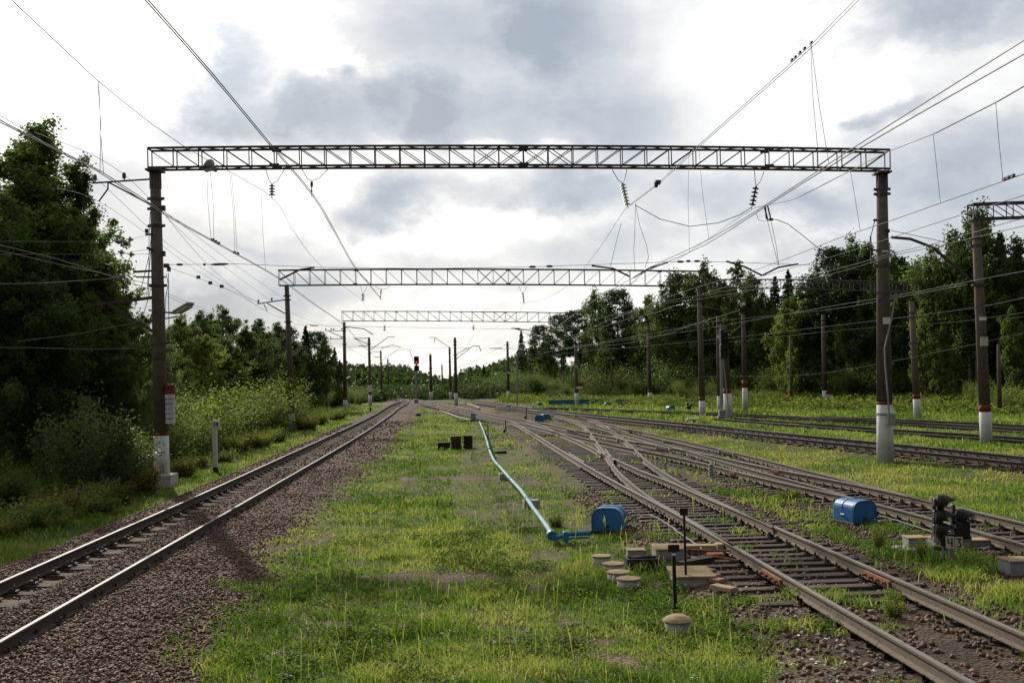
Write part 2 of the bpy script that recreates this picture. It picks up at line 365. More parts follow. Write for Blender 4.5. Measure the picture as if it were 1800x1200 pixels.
DR = railpath([(1360, 925), (1280, 888), (1220, 860), (1168, 830), (1138, 810), (1115, 788), (1095, 770), (1076.7, 756.7), (1060, 745.5), (1040, 737.5), (1006.7, 728.5), (974.7, 722), (926.7, 715), (905, 712)], 0, .6, 8)
CU = railpath([(1800, 918), (1640, 880), (1580, 867), (1480, 845), (1347, 821), (1268, 803), (1212, 791.5), (1156.7, 782.5), (1105, 773), (1055, 763.5), (1018, 756.5), (960, 744), (936, 740.7), (860, 726.7), (799, 714.2), (762, 706.6), (733, 701.3), (716, 699)], 0, .8, 8, None, 17)
CLo = railpath([(1800, 955), (1702, 927), (1643, 911.7), (1560, 889), (1488, 870.5), (1347, 841.5), (1260, 819), (1196.7, 804), (1145, 794), (1093, 784), (1051.7, 775), (1006.7, 765.3), (976.7, 758.5), (940, 749), (902.7, 741.5), (860, 732.7), (786.7, 717), (750, 708.5), (722, 702)], 0, .8, 8, None, 17)
EU = railpath([(1700, 896), (1640, 880.5), (1540, 856), (1440, 831), (1330, 803.5), (1260, 787), (1193, 772), (1123, 757), (1076.7, 746.5), (1046.7, 739), (1015, 731), (985, 725), (940, 716.5), (905, 711.7), (886.7, 709.4), (850, 705), (805, 699.5)], 0, .8, 8)
EL = railpath([(1488, 870), (1440, 855), (1322, 825), (1252, 804.5), (1193, 787), (1126.7, 768), (1066.7, 752.5), (1038, 745.5), (1010, 738.5), (985, 731.5), (950, 723), (905, 714.2), (886.7, 711.6), (850, 707), (812, 702)], 0, .8, 8)
FZ = .10
FU = railpath([(1800, 801.6), (1620, 783.6), (1440, 766.5), (1347, 757.5), (1260, 748), (1193, 741.8), (1126.7, 735.8), (1076.7, 731), (1020, 725.5), (960, 719.5), (900, 713.5)], FZ, .8, 14, None, 24)
GU = railpath([(1800, 768), (1580, 754), (1440, 744.5), (1347, 737.5), (1290, 733.5)], FZ, 1, 8, None, 26)
HU = railpath([(1800, 753), (1620, 742.3), (1440, 733), (1310, 727), (1210, 723.5), (1126, 720.8), (1043, 717.6), (960, 715)], FZ, 1, 14, None, 26)
JU = railpath([(1800, 746.5), (1680, 740.5), (1560, 735.5), (1440, 731.3)], FZ, 1, 8, None, 26)
def offset(P, d):
    Q = []
    for i, p in enumerate(P):
        t = (P[min(i+1, len(P)-1)]-P[max(i-1, 0)]); t.z = 0; t.normalize()
        Q.append(p+Vector((t.y, -t.x, 0))*d)
    return Q
FL, GL, HL, JL = offset(FU, -1.59), offset(GU, -1.59), offset(HU, -1.59), offset(JU, -1.59)   # lines run away from us, so left = nearer
def xof(P):
    a = sorted((p.y, p.x) for p in P); ys = np.array([q[0] for q in a]); xs = np.array([q[1] for q in a])
    return lambda Y: np.interp(Y, ys, xs)
XA = lambda Y: (xof(AL)(Y)+xof(AR)(Y))/2
XBL, XCL, XBR, XDR = xof(BL), xof(CLo), xof(BR), xof(DR)
XEU, XCU, XFU, XGU, XHU = xof(EU), xof(CU), xof(FU), xof(GU), xof(HU)
YF0 = FU[-1].y
def right_edge(Y): return np.maximum(np.where(Y < EU[0].y, XCU(Y), XEU(Y)), XCU(Y))

def gz(X, Y):
    """height of the ground"""
    X = np.asarray(X, float); Y = np.asarray(Y, float)
    d = X-XA(Y)
    near = sstep(190, 150, Y)
    z = -.34+0*X
    left = -.50+.25*sstep(-9, -22, d)
    zz = np.where(d < 0, left, z)
    zz = np.where(d > 0, z+(fbm(X, Y, .35, 3)-.5)*.14*sstep(3, 5, d), zz+(fbm(X, Y, .5, 3)-.5)*.14)
    bal = np.where(d > 0, sstep(3.9, 1.9, d), sstep(-2.7, -1.75, d))
    inner = -.204+.03*(fbm(X, Y, 2.2, 2)-.5)*2+.022*np.clip(d/.8, -1, 1)-.05*np.exp(-((d+.55)/.28)**2)
    zz = zz*(1-bal)+inner*bal
    yard = sstep(-1.6, -.9, X-XBL(np.minimum(Y, 95)))*sstep(.9, .3, X-right_edge(np.minimum(Y, 110)))
    yard = yard*sstep(150, 120, Y)
    zz = zz*(1-yard)+(-.245+.03*(fbm(X, Y, 1.5, 3)-.5))*yard
    zz = np.where(X > XFU(Y), zz+(-.095-zz)*sstep(0, 2.5, X-XFU(Y))*sstep(YF0+20, YF0-10, Y), zz)
    fb = np.exp(-((X-XFU(Y)+.8)/2.0)**4)*sstep(YF0+20, YF0-10, Y)
    zz = zz*(1-fb)+(-.125)*fb
    return zz
def GZ(x, y): return float(gz(np.array([x]), np.array([y]))[0])
def GP(px, py):
    """the ground point seen at a pixel"""
    z = -.3
    for _ in range(6):
        p = UNP(px, py, z); z = GZ(p.x, p.y)
    return UNP(px, py, z)
def inpoly(X, Y, poly):
    c = np.zeros(X.shape, bool); n = len(poly)
    for i in range(n):
        x1, y1 = poly[i]; x2, y2 = poly[(i+1) % n]
        k = ((y1 > Y) != (y2 > Y)) & (X < (x2-x1)*(Y-y1)/(y2-y1+1e-12)+x1); c ^= k
    return c
def wpoly(px): return [(q.x, q.y) for q in (UNP(x, y, -.34) for x, y in px)]
DIRT = wpoly([(830, 752), (905, 772), (1000, 835), (1090, 890), (1040, 960), (985, 985), (960, 1060), (915, 1030), (935, 960), (800, 910), (790, 860), (815, 800)])
BARE = wpoly([(1230, 1030), (1420, 1060), (1700, 1230), (1330, 1240), (1400, 1130)])

def grass_density(X, Y):
    """0..1 how much grass grows, and the blade height there"""
    d = X-XA(Y); n = fbm(X, Y, .55, 4); n2 = fbm(X+31, Y-12, 1.7, 3); n3 = fbm(X-71, Y+40, .22, 3)
    g = np.zeros_like(X); h = np.full_like(X, .14)
    dirt_ = inpoly(X, Y, DIRT)
    edge = 2.85+2.6*(n-.5)+1.2*(n2-.5)
    yl = X-XBL(np.minimum(Y, 95)); yr = X-right_edge(np.minimum(Y, 110))
    centre = sstep(edge-.25, edge+.55, d)*sstep(-.9, -1.7, yl-1.0*(n2-.5))
    centre = np.where(Y > 95, sstep(edge, edge+.5, d)*(X < XCL(Y)-1.4), centre)
    c = centre*sstep(.29, .42, n*.6+n2*.4)
    dirt = inpoly(X, Y, DIRT)
    c = np.where(dirt, c*sstep(.30, .56, n2*.55+n*.45)*.8, c)
    c = np.where(inpoly(X, Y, BARE), c*sstep(.47, .62, n2)*.8, c)
    g = np.maximum(g, c); h = np.where(centre > .05, .06+.115*n2*sstep(.35, .6, n)+.04*(n3-.5), h); h = np.where(dirt_, h*.5, h)
    yard = (yl > -1.7) & (yr < 1.0) & (Y < 150)
    pat = sstep(.54, .66, n2*.5+n*.5)*.55
    bd = X-XBR(np.minimum(Y, 60)); cd_ = XCL(Y)-X
    isl = (bd > 1.0) & (cd_ > .5) & (Y < 30)                        # the strip with the dwarf signal
    pat = np.where(isl, sstep(.36, .5, n*.5+n2*.5)*.95, pat)
    g = np.where(yard, np.maximum(pat, c), g); h = np.where(yard, .06+.09*n2, h)
    rt = sstep(.35, .9, yr+.5*(n2-.5))
    nearF = np.exp(-((X-XFU(Y)+.8)/1.65)**4)*(Y < YF0)
    rr = rt*sstep(.22, .36, n*.6+n2*.4)*(1-nearF*.97)
    for XX, P in ((XGU, GU), (XHU, HU)):
        rr = rr*(1-.22*np.exp(-((X-XX(Y)+.8)/1.2)**4)*((Y > P[0].y-5) & (Y < P[-1].y)))
    g = np.maximum(g, np.where(yr > 0, rr, 0)); sid = np.zeros_like(X)
    for XX, P in ((XGU, GU), (XHU, HU), (xof(JU), JU)): sid = np.maximum(sid, np.exp(-((X-XX(Y)+.8)/1.6)**4)*((Y > P[0].y-5) & (Y < P[-1].y)))
    h = np.where(yr > .3, np.where(X > XFU(Y), (.10+.14*n)*(1-.65*sid), .05+.07*n2), h)
    lf = sstep(-2.15, -2.75, d+.5*(n2-.5))*sstep(.16, .3, n*.5+n2*.5); g = np.maximum(g, lf); h = np.where(d < -1.5, .06+.10*n2, h)
    g = np.where((Y > 140) & (np.abs(d) > 3.5), np.maximum(g, .8), g)
    return g, h

# ---------------------------------------------------------------- ground sheet
def ground():
    t = np.concatenate([np.linspace(-25, 6, 24)[:-1], 6*np.exp(np.linspace(0, math.log(420), 430))])
    s = np.linspace(-1, 1, 401); s = np.sign(s)*np.abs(s)**1.25
    YY, SS = np.meshgrid(t, s, indexing='ij'); XX = SS*(np.maximum(YY, 0)*.8+14)
    Z = gz(XX, YY)
    far = YY > 300
    Z = np.where(far, Z-.0006*(YY-300), Z)
    V = np.stack([XX, YY, Z], -1).reshape(-1, 3); a, b = YY.shape
    i = np.arange(a*b).reshape(a, b); F = np.stack([i[:-1, :-1], i[:-1, 1:], i[1:, 1:], i[1:, :-1]], -1).reshape(-1, 4)
    X = V[:, 0]; Y = V[:, 1]; d = X-XA(Y); g, h = grass_density(X, Y)
    n = fbm(X, Y, .5, 4)
    bal = np.where(d > 0, sstep(3.9+2.2*(n-.5), 3.0+2.2*(n-.5), d), sstep(-2.7, -2.2, d))
    fb = np.exp(-((X-XFU(Y)+.8)/1.75)**4)*(Y < YF0+5)
    m = bpy.data.materials.new('ground'); m.use_nodes = True; t_ = m.node_tree; bs = t_.nodes['Principled BSDF']
    def attr(nm): q = t_.nodes.new('ShaderNodeAttribute'); q.attribute_name = nm; return q.outputs['Fac']
    geo = t_.nodes.new('ShaderNodeNewGeometry')
    def vor(scale, feat='F1'):
        v = t_.nodes.new('ShaderNodeTexVoronoi'); v.feature = feat; lk(t_, geo.outputs['Position'], v.inputs['Vector']); v.inputs['Scale'].default_value = scale; return v
    v1 = vor(19); vsep = t_.nodes.new('ShaderNodeSeparateColor'); lk(t_, v1.outputs['Color'], vsep.inputs[0])
    stones = tramp(t_, vsep.outputs[0], [(0, (.048, .025, .018)), (.35, (.10, .050, .033)), (.7, (.155, .084, .057)), (1, (.24, .17, .14))])
    edge = t_.nodes.new('ShaderNodeMapRange'); lk(t_, v1.outputs['Distance'], edge.inputs[0]); edge.inputs[1].default_value = .25; edge.inputs[2].default_value = .75; edge.inputs[3].default_value = 1; edge.inputs[4].default_value = .35
    st2 = t_.nodes.new('ShaderNodeMix'); st2.data_type = 'RGBA'; st2.blend_type = 'MULTIPLY'; st2.inputs[0].default_value = 1; lk(t_, stones.outputs[0], st2.inputs[6]); lk(t_, edge.outputs[0], st2.inputs[7])
    nd = tnoise(t_, .9, 7, .65, 'World'); dirt = tramp(t_, nd.outputs['Fac'], [(.3, (.065, .042, .030)), (.5, (.115, .078, .054)), (.7, (.19, .135, .095))])
    v2 = vor(34); vs2 = t_.nodes.new('ShaderNodeSeparateColor'); lk(t_, v2.outputs['Color'], vs2.inputs[0])
    peb = t_.nodes.new('ShaderNodeMix'); peb.data_type = 'RGBA'; peb.blend_type = 'OVERLAY'; peb.inputs[0].default_value = .7; lk(t_, dirt.outputs[0], peb.inputs[6]); lk(t_, vs2.outputs[0], peb.inputs[7])
    ng = tnoise(t_, 2.6, 7, .7, 'World'); grs = tramp(t_, ng.outputs['Fac'], [(.3, (.040, .048, .016)), (.5, (.085, .090, .026)), (.7, (.15, .135, .05))])
    def mixc(f, a, b):
        q = t_.nodes.new('ShaderNodeMix'); q.data_type = 'RGBA'; lk(t_, f, q.inputs[0]); lk(t_, a, q.inputs[6]); lk(t_, b, q.inputs[7]); return q.outputs[2]
    c = mixc(attr('ballast'), peb.outputs[2], st2.outputs[2])
    no = tnoise(t_, 1.3, 6, .7, 'World'); oil = tramp(t_, no.outputs['Fac'], [(.3, (.018, .013, .010)), (.55, (.042, .028, .020)), (.75, (.095, .058, .038))]); c = mixc(attr('oily'), c, oil.outputs[0]); c = mixc(attr('grassy'), c, grs.outputs[0])
    lk(t_, c, bs.inputs['Base Color']); bs.inputs['Roughness'].default_value = .95; bs.inputs['Specular IOR Level'].default_value = .15
    bp = t_.nodes.new('ShaderNodeBump'); bp.inputs['Strength'].default_value = .9; bp.inputs['Distance'].default_value = .03; bp.invert = True
    hm = t_.nodes.new('ShaderNodeMath'); hm.operation = 'ADD'; lk(t_, v1.outputs['Distance'], hm.inputs[0]); lk(t_, ng.outputs['Fac'], hm.inputs[1])
    lk(t_, hm.outputs[0], bp.inputs['Height']); lk(t_, bp.outputs[0], bs.inputs['Normal'])
    o = np_mesh('ground', V, F, m, smooth=True); kind(o, 'structure')
    yl = X-XBL(np.minimum(Y, 95)); yr = X-right_edge(np.minimum(Y, 110)); oily = sstep(-1.4, -.7, yl+.8*(n-.5))*sstep(.9, .3, yr+.8*(n-.5))*(Y < 150)*(.35+.55*sstep(.3, .6, fbm(X+7, Y-2, .45, 3)))
    g = np.where(inpoly(X, Y, DIRT), np.maximum(g, .75*sstep(.35, .6, fbm(X-4, Y+9, .8, 4))), g)
    for nm, val in (('oily', oily), ('ballast', np.maximum(bal, fb)), ('grassy', np.clip(g*1.1, 0, 1))):
        a_ = o.data.attributes.new(nm, 'FLOAT', 'POINT'); a_.data.foreach_set('value', val.astype(np.float32))
    return o
ground()

# ---------------------------------------------------------------- tracks
RAILPROF = [(-.075, -.18), (.075, -.18), (.075, -.166), (.014, -.148), (.011, -.05), (.036, -.036), (.037, -.008), (.028, 0), (-.028, 0), (-.037, -.008), (-.036, -.036), (-.011, -.05), (-.014, -.148), (-.075, -.166)]
def rail_mesh(P, parent, name='rail', head='polished', web='rust'):
    n = len(RAILPROF); mb = MB(); vs = []; fs = []; mi = []
    for i, p in enumerate(P):
        t = P[min(i+1, len(P)-1)]-P[max(i-1, 0)]; t.z = 0; t.normalize(); s = Vector((t.y, -t.x, 0))
        for (x, z) in RAILPROF: vs.append(p+s*x+Vector((0, 0, z)))
    for i in range(len(P)-1):
        for k in range(n):
            fs.append((i*n+k, i*n+n+k, i*n+n+(k+1) % n, i*n+(k+1) % n)); mi.append(1 if k == 7 else 0)
    fs.append(tuple(range(n))); mi.append(0); e = (len(P)-1)*n; fs.append(tuple(e+k for k in range(n-1, -1, -1))); mi.append(0)
    mb.v = [tuple(v) for v in vs]; mb.f = fs; mb.m = mi
    return part(mb, name, [M[web], M[head]], parent)
def nearest(P, q):
    return min(P, key=lambda a: (a-q).length_squared)
def stations(P, step, y1=None, start=0.0):
    out = []; acc = -start
    for a, b in zip(P[:-1], P[1:]):
        L = (b-a).length; t = 0
        while acc+L-t*0 >= 0 and acc <= L:
            if acc >= 0:
                q = a+(b-a)*(acc/L); d = (b-a).copy(); d.z = 0; out.append((q, d.normalized()))
            acc += step
        acc -= L
    return [s for s in out if y1 is None or s[0].y < y1]
def clip_mesh(side_rails):
    """the fastenings of one sleeper: chair plate, clip and bolt on both sides of each rail"""
    mb = MB()
    for x in side_rails:
        mb.box((x, 0, .006), (.34, .16, .02))
        for s in (-1, 1):
            mb.box((x+s*.085, 0, .032), (.06, .10, .035)); mb.tube([(x+s*.115, 0, .01), (x+s*.115, 0, .095)], .018, 6)
    return mb
concrete_sl = MB()
concrete_sl.prism([(-1.35, -.16), (1.35, -.16), (1.35, .0), (.95, .0), (.5, -.035), (-.5, -.035), (-.95, .0), (-1.35, .0)], -.13, .13)
CSL = concrete_sl.mesh('concrete_sleeper', M['sleeper_concrete'])
TSL = MB().box((0, 0, -.08), (1, .235, .16), bev=.012).mesh('timber_sleeper', M['timber'])
CLIP1 = clip_mesh((0,)).mesh('fastening', M['shaded_oily_rust'])
def place(me, name, parent, loc, rz, sx=1.0, kids=()):
    o = bpy.data.objects.new(name, me); COL.objects.link(o); o.parent = parent; o.location = loc; o.rotation_euler.z = rz; o.scale.x = sx
    return o
def stuff_sleepers(sts, name, parent, half, mat, off=0.0, zt=-.19):
    mb = MB()
    for q, d in sts:
        s = Vector((d.y, -d.x, 0)); c = q+s*off; rot = Matrix.Rotation(math.atan2(d.y, d.x)-math.pi/2, 3, 'Z')
        mb.box((c.x, c.y, q.z+zt-.08), (2*half, .24, .16), rot)
    o = part(mb, name, mat, parent); return kind(o, 'stuff')
def plain_track(label, L, Rr, cat, mesh, group, head='polished', step=.55, ymax=90, zt=-.19, kmax=100, cover=None, start=.1):
    t = thing('railway_track', label, cat, (L[0].x, L[0].y, 0), group)
    rail_mesh(L, t, head=head, web='shaded_oily_rust'); rail_mesh(Rr, t, head=head, web='shaded_oily_rust')
    base = t.location; sts = stations(L, step, None, start); rest = []; k = 0
    for q, d in sts:
        r = nearest(Rr, q); mid = (q+r)/2; mid.z = q.z
        if cover and not cover(mid): continue
        if k < kmax and q.y < ymax:
            rz = math.atan2(d.y, d.x)-math.pi/2+random.uniform(-.012, .012)
            sx = 1 if mesh is CSL else random.uniform(2.65, 2.85)
            o = place(mesh, 'sleeper', t, mid-base+Vector((random.uniform(-.03, .03), 0, zt+random.uniform(-.006, .004))), rz, sx)
            k += 1
            for w in (-.795, .795): place(CLIP1, 'fastening', o, (w/sx, 0, 0), 0, 1/sx)
        elif q.y < 170: rest.append((mid, d))
    if rest: stuff_sleepers(rest, 'sleepers', t, 1.35, mesh.materials[0], 0, zt)
    return t
trackA = plain_track('single straight main line on brown ballast at the left of the photo', AL, AR, 'railway track', CSL, 'railway tracks', 'polished', .545, 75)
trackF = plain_track('right-hand track on closely spaced bolted sleepers crossing the grass behind the near right mast', FL, FU, 'railway track', CSL, 'railway tracks', 'bright_head', .55, 120)
trackG = plain_track('grass-grown siding just beyond the bolted-sleeper track at the right', GL, GU, 'railway track', TSL, 'railway tracks', 'bright_head', .62, 70, -.215, 40)
trackH = plain_track('long pale siding in the grass below the forest edge', HL, HU, 'railway track', TSL, 'railway tracks', 'bright_head', .62, 75, -.215, 30)
trackJ = plain_track('short rusty siding nearest the forest at the far right', JL, JU, 'railway track', TSL, 'railway tracks', 'bright_head', .62, 75, -.215, 20)

def turnout_timbers(base, rails, t, step, ymax, cap, kmax, left=.62, start=.15, skip=None, clip_y=38):
    b0 = t.location; k = 0; rest = []
    for q, d in stations(base, step, ymax, start):
        s = Vector((d.y, -d.x, 0)); hit = []
        for P in rails:
            r = min(P, key=lambda a: abs((a-q).dot(d))+.02*abs((a-q).dot(s)))
            w = (r-q).dot(s)
            if abs((r-q).dot(d)) < .6 and -.3 < w < cap: hit.append(w)
        if not hit: continue
        lo, hi = min(hit+[0])-left-random.uniform(0, .12), max(hit)+left+random.uniform(0, .12)
        if skip and skip(q): continue
        mid = q+s*((lo+hi)/2); L = hi-lo; rz = math.atan2(d.y, d.x)-math.pi/2+random.uniform(-.015, .015)
        if k < kmax:
            o = place(TSL, 'sleeper', t, Vector((mid.x, mid.y, -.198+random.uniform(-.014, .008)-.052*float(sstep(15.8, 14.2, q.y))))-b0, rz, L)
            if q.y < clip_y:
                for w in sorted(hit+[0] if 0 not in hit else hit):
                    place(CLIP1, 'fastening', o, ((w-(lo+hi)/2)/L, 0, 0), 0, 1/L)
            k += 1
        else: rest.append((mid, d))
    if rest: stuff_sleepers(rest, 'sleepers', t, 1.4, M['timber'], 0, -.19)
tB = thing('railway_track', 'track running from the lower right corner up to the crossing rails, on dark timbers', 'railway track', (BL[0].x, BL[0].y, 0), 'railway tracks')
rail_mesh(BL, tB, head='mid_head'); rail_mesh(BR, tB, head='mid_head')
turnout_timbers(BL, [BL, BR, DL, DR], tB, .50, 58, 3.9, 100)
tD = thing('railway_track', 'curved connecting track cutting through the rails between the two blue covers', 'railway track', (DL[0].x, DL[0].y, 0), 'railway tracks')
rail_mesh(DL, tD, head='brown_head'); rail_mesh(DR, tD, head='brown_head')
tC = thing('railway_track', 'bright-railed track that leaves past the dwarf signal at the right edge', 'railway track', (CLo[0].x, CLo[0].y, 0), 'railway tracks')
rail_mesh(CLo, tC, head='mid_head'); rail_mesh(CU, tC, head='bright_head')
turnout_timbers(CLo, [CLo, CU, EU, EL], tC, .55, 150, 3.3, 100, .5, .2, None, 45)
tE = thing('railway_track', 'converging track beside the mown grass, joining the bright-railed track', 'railway track', (EL[0].x, EL[0].y, 0), 'railway tracks')
rail_mesh(EL, tE, head='brown_head'); rail_mesh(EU, tE, head='brown_head')
turnout_timbers(EL, [EL, EU, DR], tE, .6, 140, 3.0, 100, .5, .3, lambda q: q.y < 37 or (45 < q.y < 52), 30)
# guard rails and short rails at the frogs, fish plates, white-rimmed spacer blocks
def short_rail(P, i0, i1, dx, t, z=0):
    Q = offset(P, dx); rail_mesh([q+Vector((0, 0, z)) for q in Q[i0:i1]], t, 'guard_rail', 'mid_head')
def idx(P, px, py): q = UNP(px, py, P[0].z); return min(range(len(P)), key=lambda i: (P[i]-q).length_squared)
short_rail(BL, idx(BL, 1020, 811), idx(BL, 990, 794), .13, tB)
short_rail(BR, idx(BR, 1062, 797), idx(BR, 1050, 792), -.12, tB)
short_rail(DL, idx(DL, 1075, 809), idx(DL, 1058, 787), .13, tD)
short_rail(CU, idx(CU, 1126, 776), idx(CU, 1085, 769), -.14, tC)
short_rail(EU, idx(EU, 1110, 754), idx(EU, 1090, 749), -.14, tE)
def spacer(P, px, py, L, t, side, mat='rust', rim=True):
    i = idx(P, px, py); d = (P[max(i-1, 0)]-P[min(i+1, len(P)-1)]); d.z = 0; d.normalize(); s = Vector((d.y, -d.x, 0))*side
    rot = Matrix.Rotation(math.atan2(d.y, d.x), 3, 'Z'); c = P[i]+s*.10
    mb = MB(); mb.box(c+Vector((0, 0, -.085)), (L, .05, .09), rot)
    n = max(3, int(L/.22))
    for k in range(n):
        q = c+d*(L*((k+.5)/n-.5)); mb.tube([q+Vector((0, 0, -.085)), q+s*.09+Vector((0, 0, -.085))], .022, 6)
    if rim:
        for e in (-.5, .5): mb.box(c+d*(L*e)+s*.02+Vector((0, 0, -.075)), (.05, .10, .17), rot, mi=1)
    return part(mb, 'fish_plate', [M[mat], M['white_paint']], t)
spacer(BL, 1355, 1000, .95, tB, 1, 'bright_rust', False); spacer(BR, 1542, 1004, .95, tB, 1, 'bright_rust', False)
spacer(CLo, 1288, 828, .6, tC, 1, 'bright_rust', False); spacer(CU, 1360, 826, .6, tC, 1, 'bright_rust', False)
spacer(EU, 1282, 793, 2.0, tE, 1); spacer(EU, 1112, 755, 2.2, tE, 1); spacer(CU, 1005, 755, 2.2, tC, 1)
spacer(CU, 1093, 771, 1.2, tC, 1); spacer(CU, 1170, 786, 1.6, tC, 1); spacer(DR, 1126, 799, 1.6, tD, 1)

# ---------------------------------------------------------------- masts and gantries
def postparts(t, base, h, r0=.27, r1=.175, white=1.3, red=.22, collars=(), block=None, plate=None, capped=False, n=18, lean=(0, 0)):
    base = Vector(base); ax = Vector((lean[0], lean[1], 1.0))
    P = lambda z: base+ax*z
    rr = lambda z: r0+(r1-r0)*z/h
    mb = MB()
    if white > 0:
        part(MB().tube([P(-.15), P(white)], [rr(0)+.002, rr(white)+.002], n), 'painted_base', M['white_paint'], t, True)
        if red > 0: part(MB().tube([P(white), P(white+red)], [rr(white)+.002, rr(white+red)+.002], n), 'red_band', M['red_paint'], t, True)
    z0 = white+red if white > 0 else -.15
    o = part(mb.tube([P(z0), P((z0+h)/2), P(h)], [rr(z0), rr((z0+h)/2), rr(h)], n), 'shaft', M['concrete'], t, True)
    for z in collars:
        c = MB().lathe([(rr(z)+.004, -.05), (rr(z)+.035, -.045), (rr(z)+.035, .045), (rr(z)+.004, .05)], P(z), n)
        for s in (-1, 1): c.box(P(z)+Vector((s*(rr(z)+.06), 0, 0)), (.10, .07, .09))
        part(c, 'collar', M['steel'], t)
    if block:
        part(MB().box(base+Vector((0, 0, block[1]/2-.35)), (block[0], block[0], block[1]+.3), bev=.03), 'foundation', M['pale_concrete'], t)
    if plate:
        part(MB().box(P(plate)+Vector((.02, -rr(plate)-.012, 0)), (.26, .012, .24)), 'number_plate', M['white_plate'], t)
    return P, rr
def truss(t, A, B, w, h, npan, camber, xs=(), flip=.5, double=True):
    """box lattice beam from A to B (bottom chord ends, centre line)"""
    A, B = Vector(A), Vector(B); L = (B-A).length; ax = (B-A).normalized(); s = Vector((ax.y, -ax.x, 0)).normalized(); up = Vector((0, 0, 1))
    P = lambda f: A+(B-A)*f+up*(camber*(1-(2*f-1)**2))
    N_ = npan; F = [i/N_ for i in range(N_+1)]
    top, bot, lat = MB(), MB(), MB()
    for y in (-w/2, w/2):
        for i in range(N_):
            a, b = P(F[i])+s*y, P(F[i+1])+s*y
            bot.bar(a, b, .06, .07); top.bar(a+up*h, b+up*h, .06, .07)
        for i in range(N_+1):
            a = P(F[i])+s*y; lat.bar(a, a+up*h, .034, .034)
        for i in range(N_):
            a, b = P(F[i])+s*y, P(F[i+1])+s*y
            down = F[i]+.5/N_ < flip
            if down or i in xs: lat.bar(a+up*(h-.03), b+up*.03, .028, .028)
            if not down or i in xs: lat.bar(a+up*.03, b+up*(h-.03), .028, .028)
    for i in range(N_):
        a, b = P(F[i]), P(F[i+1])
        if i % 2: a, b = a-s*w/2, b+s*w/2
        else: a, b = a+s*w/2, b-s*w/2
        lat.bar(a, b, .026, .026); lat.bar(a+up*h, b+up*h, .026, .026)
    for i in range(0, N_+1, 2): lat.bar(P(F[i])-s*w/2, P(F[i])+s*w/2, .05, .05); lat.bar(P(F[i])-s*w/2+up*h, P(F[i])+s*w/2+up*h, .05, .05)
    for i in range(5, N_+1, 10):
        for y in (-w/2, w/2):
            a = P(F[i])+s*y*1.12; wd = .34
            for zz in (.035, h-.035): lat.bar(a-ax*wd/2+up*zz, a+ax*wd/2+up*zz, .012, .10)
    part(bot, 'bottom_chord', M['steel'], t); part(top, 'top_chord', M['steel'], t); part(lat, 'lattice', M['steel'], t)
    return P
def pinbracket(mb, a, b, ins, imb, r=.032):
    """cross-arm tube a-b with pin insulators standing at fractions ins"""
    mb.tube([a, b], r, 6)
    for f in ins:
        q = Vector(a)+(Vector(b)-Vector(a))*f
        imb.lathe([(.02, .0), (.02, .08), (.075, .09), (.055, .13), (.08, .16), (.06, .20), (.075, .23), (.04, .29)], q, 8)
def base_of(px, py, z=None):
    return GP(px, py) if z is None else UNP(px, py, z)

# nearest gantry
G1 = thing('gantry', 'nearest and widest lattice gantry over the tracks, on two concrete masts', 'gantry', (-4, 38.4, 0), 'lattice gantries across the tracks')
bl = PT(285, 850, 38.0); br = PT(1556, 818, 39.0)
tl = PT(273, 302, 38.0); tr = PT(1550, 306, 39.0)
hL = tl.z-bl.z; hR = tr.z-br.z
def sub_empty(name, parent, loc):
    o = bpy.data.objects.new(name, None); COL.objects.link(o); o.parent = parent; o.location = Vector(loc)-parent.location; o.empty_display_size = .1; return o
mL = sub_empty('mast', G1, bl); mR = sub_empty('mast', G1, br)
PL, rL = postparts(mL, bl, hL, .275, .18, 1.70, .11, (hL-.95, hL-1.3, hL-1.9, hL-4.0), (.88, .55), None, True, 20, ((tl.x-bl.x)/hL, 0))
PR, rR = postparts(mR, br, hR, .30, .185, 2.2, .10, (hR-.55, hR-.72, hR-3.3), (1.0, .06), hR-5.3, True, 20, ((tr.x-br.x)/hR, 0))
for m_, P_, h_, r_ in ((mL, PL, hL, rL), (mR, PR, hR, rR)):
    tb = MB(); q = P_(h_); tb.box(q+Vector((0, 0, .03)), (.5, .7, .06))
    for k in range(10):
        a = 2*math.pi*k/10; s = Vector((math.cos(a), math.sin(a), 0))*(r_(h_)+.012)
        tb.bar(P_(h_-.6)+s, q+s+Vector((0, 0, .01)), .035, .03)
    part(tb, 'head_cage', M['steel'], m_)
ga = PT(264, 297, 38.0); gb = PT(1560, 299, 39.0); gh = .68
PG1 = truss(G1, ga, gb, .50, gh, 30, .11, (13, 14, 15, 16), .5)
# brackets, cable arms and cleats of the left mast
def bracket(m, *bars, name='bracket', boxes=(), mat='steel'):
    mb = MB()
    for a, b, w, h in bars: mb.bar(a, b, w, h)
    for p, d in boxes: mb.box(p, d)
    return part(mb, name, M[mat], m)
mb = MB(); ib = MB()
pinbracket(mb, PT(266, 315, 38), PT(162, 322, 37.6), (.95,), ib); mb.bar(PT(265, 360, 38), PT(190, 320, 37.7), .05, .05)
part(mb, 'cross_arm', M['steel'], mL); part(ib, 'pin_insulator', M['dark_insulator'], mL)
ib = MB(); pinbracket(MB(), PT(266, 315, 38), PT(162, 322, 37.6), (.46,), ib); part(ib, 'pin_insulator', M['dark_insulator'], mL)
part(MB().tube([PT(190, 322, 37.7), PT(190, 332, 37.7), PT(174, 354, 37.7)], .03, 6), 'rod', M['steel'], mL)
bracket(mL, (PT(268, 476, 38), PT(234, 478, 37.8), .09, .07)); bracket(mL, (PT(292, 487, 38), PT(239, 487, 37.8), .06, .05))
bracket(mL, (PT(268, 523, 37.7), PT(158, 536, 37), .11, .11), (PT(268, 582, 37.7), PT(190, 534, 37.2), .12, .10), name='cross_arm')
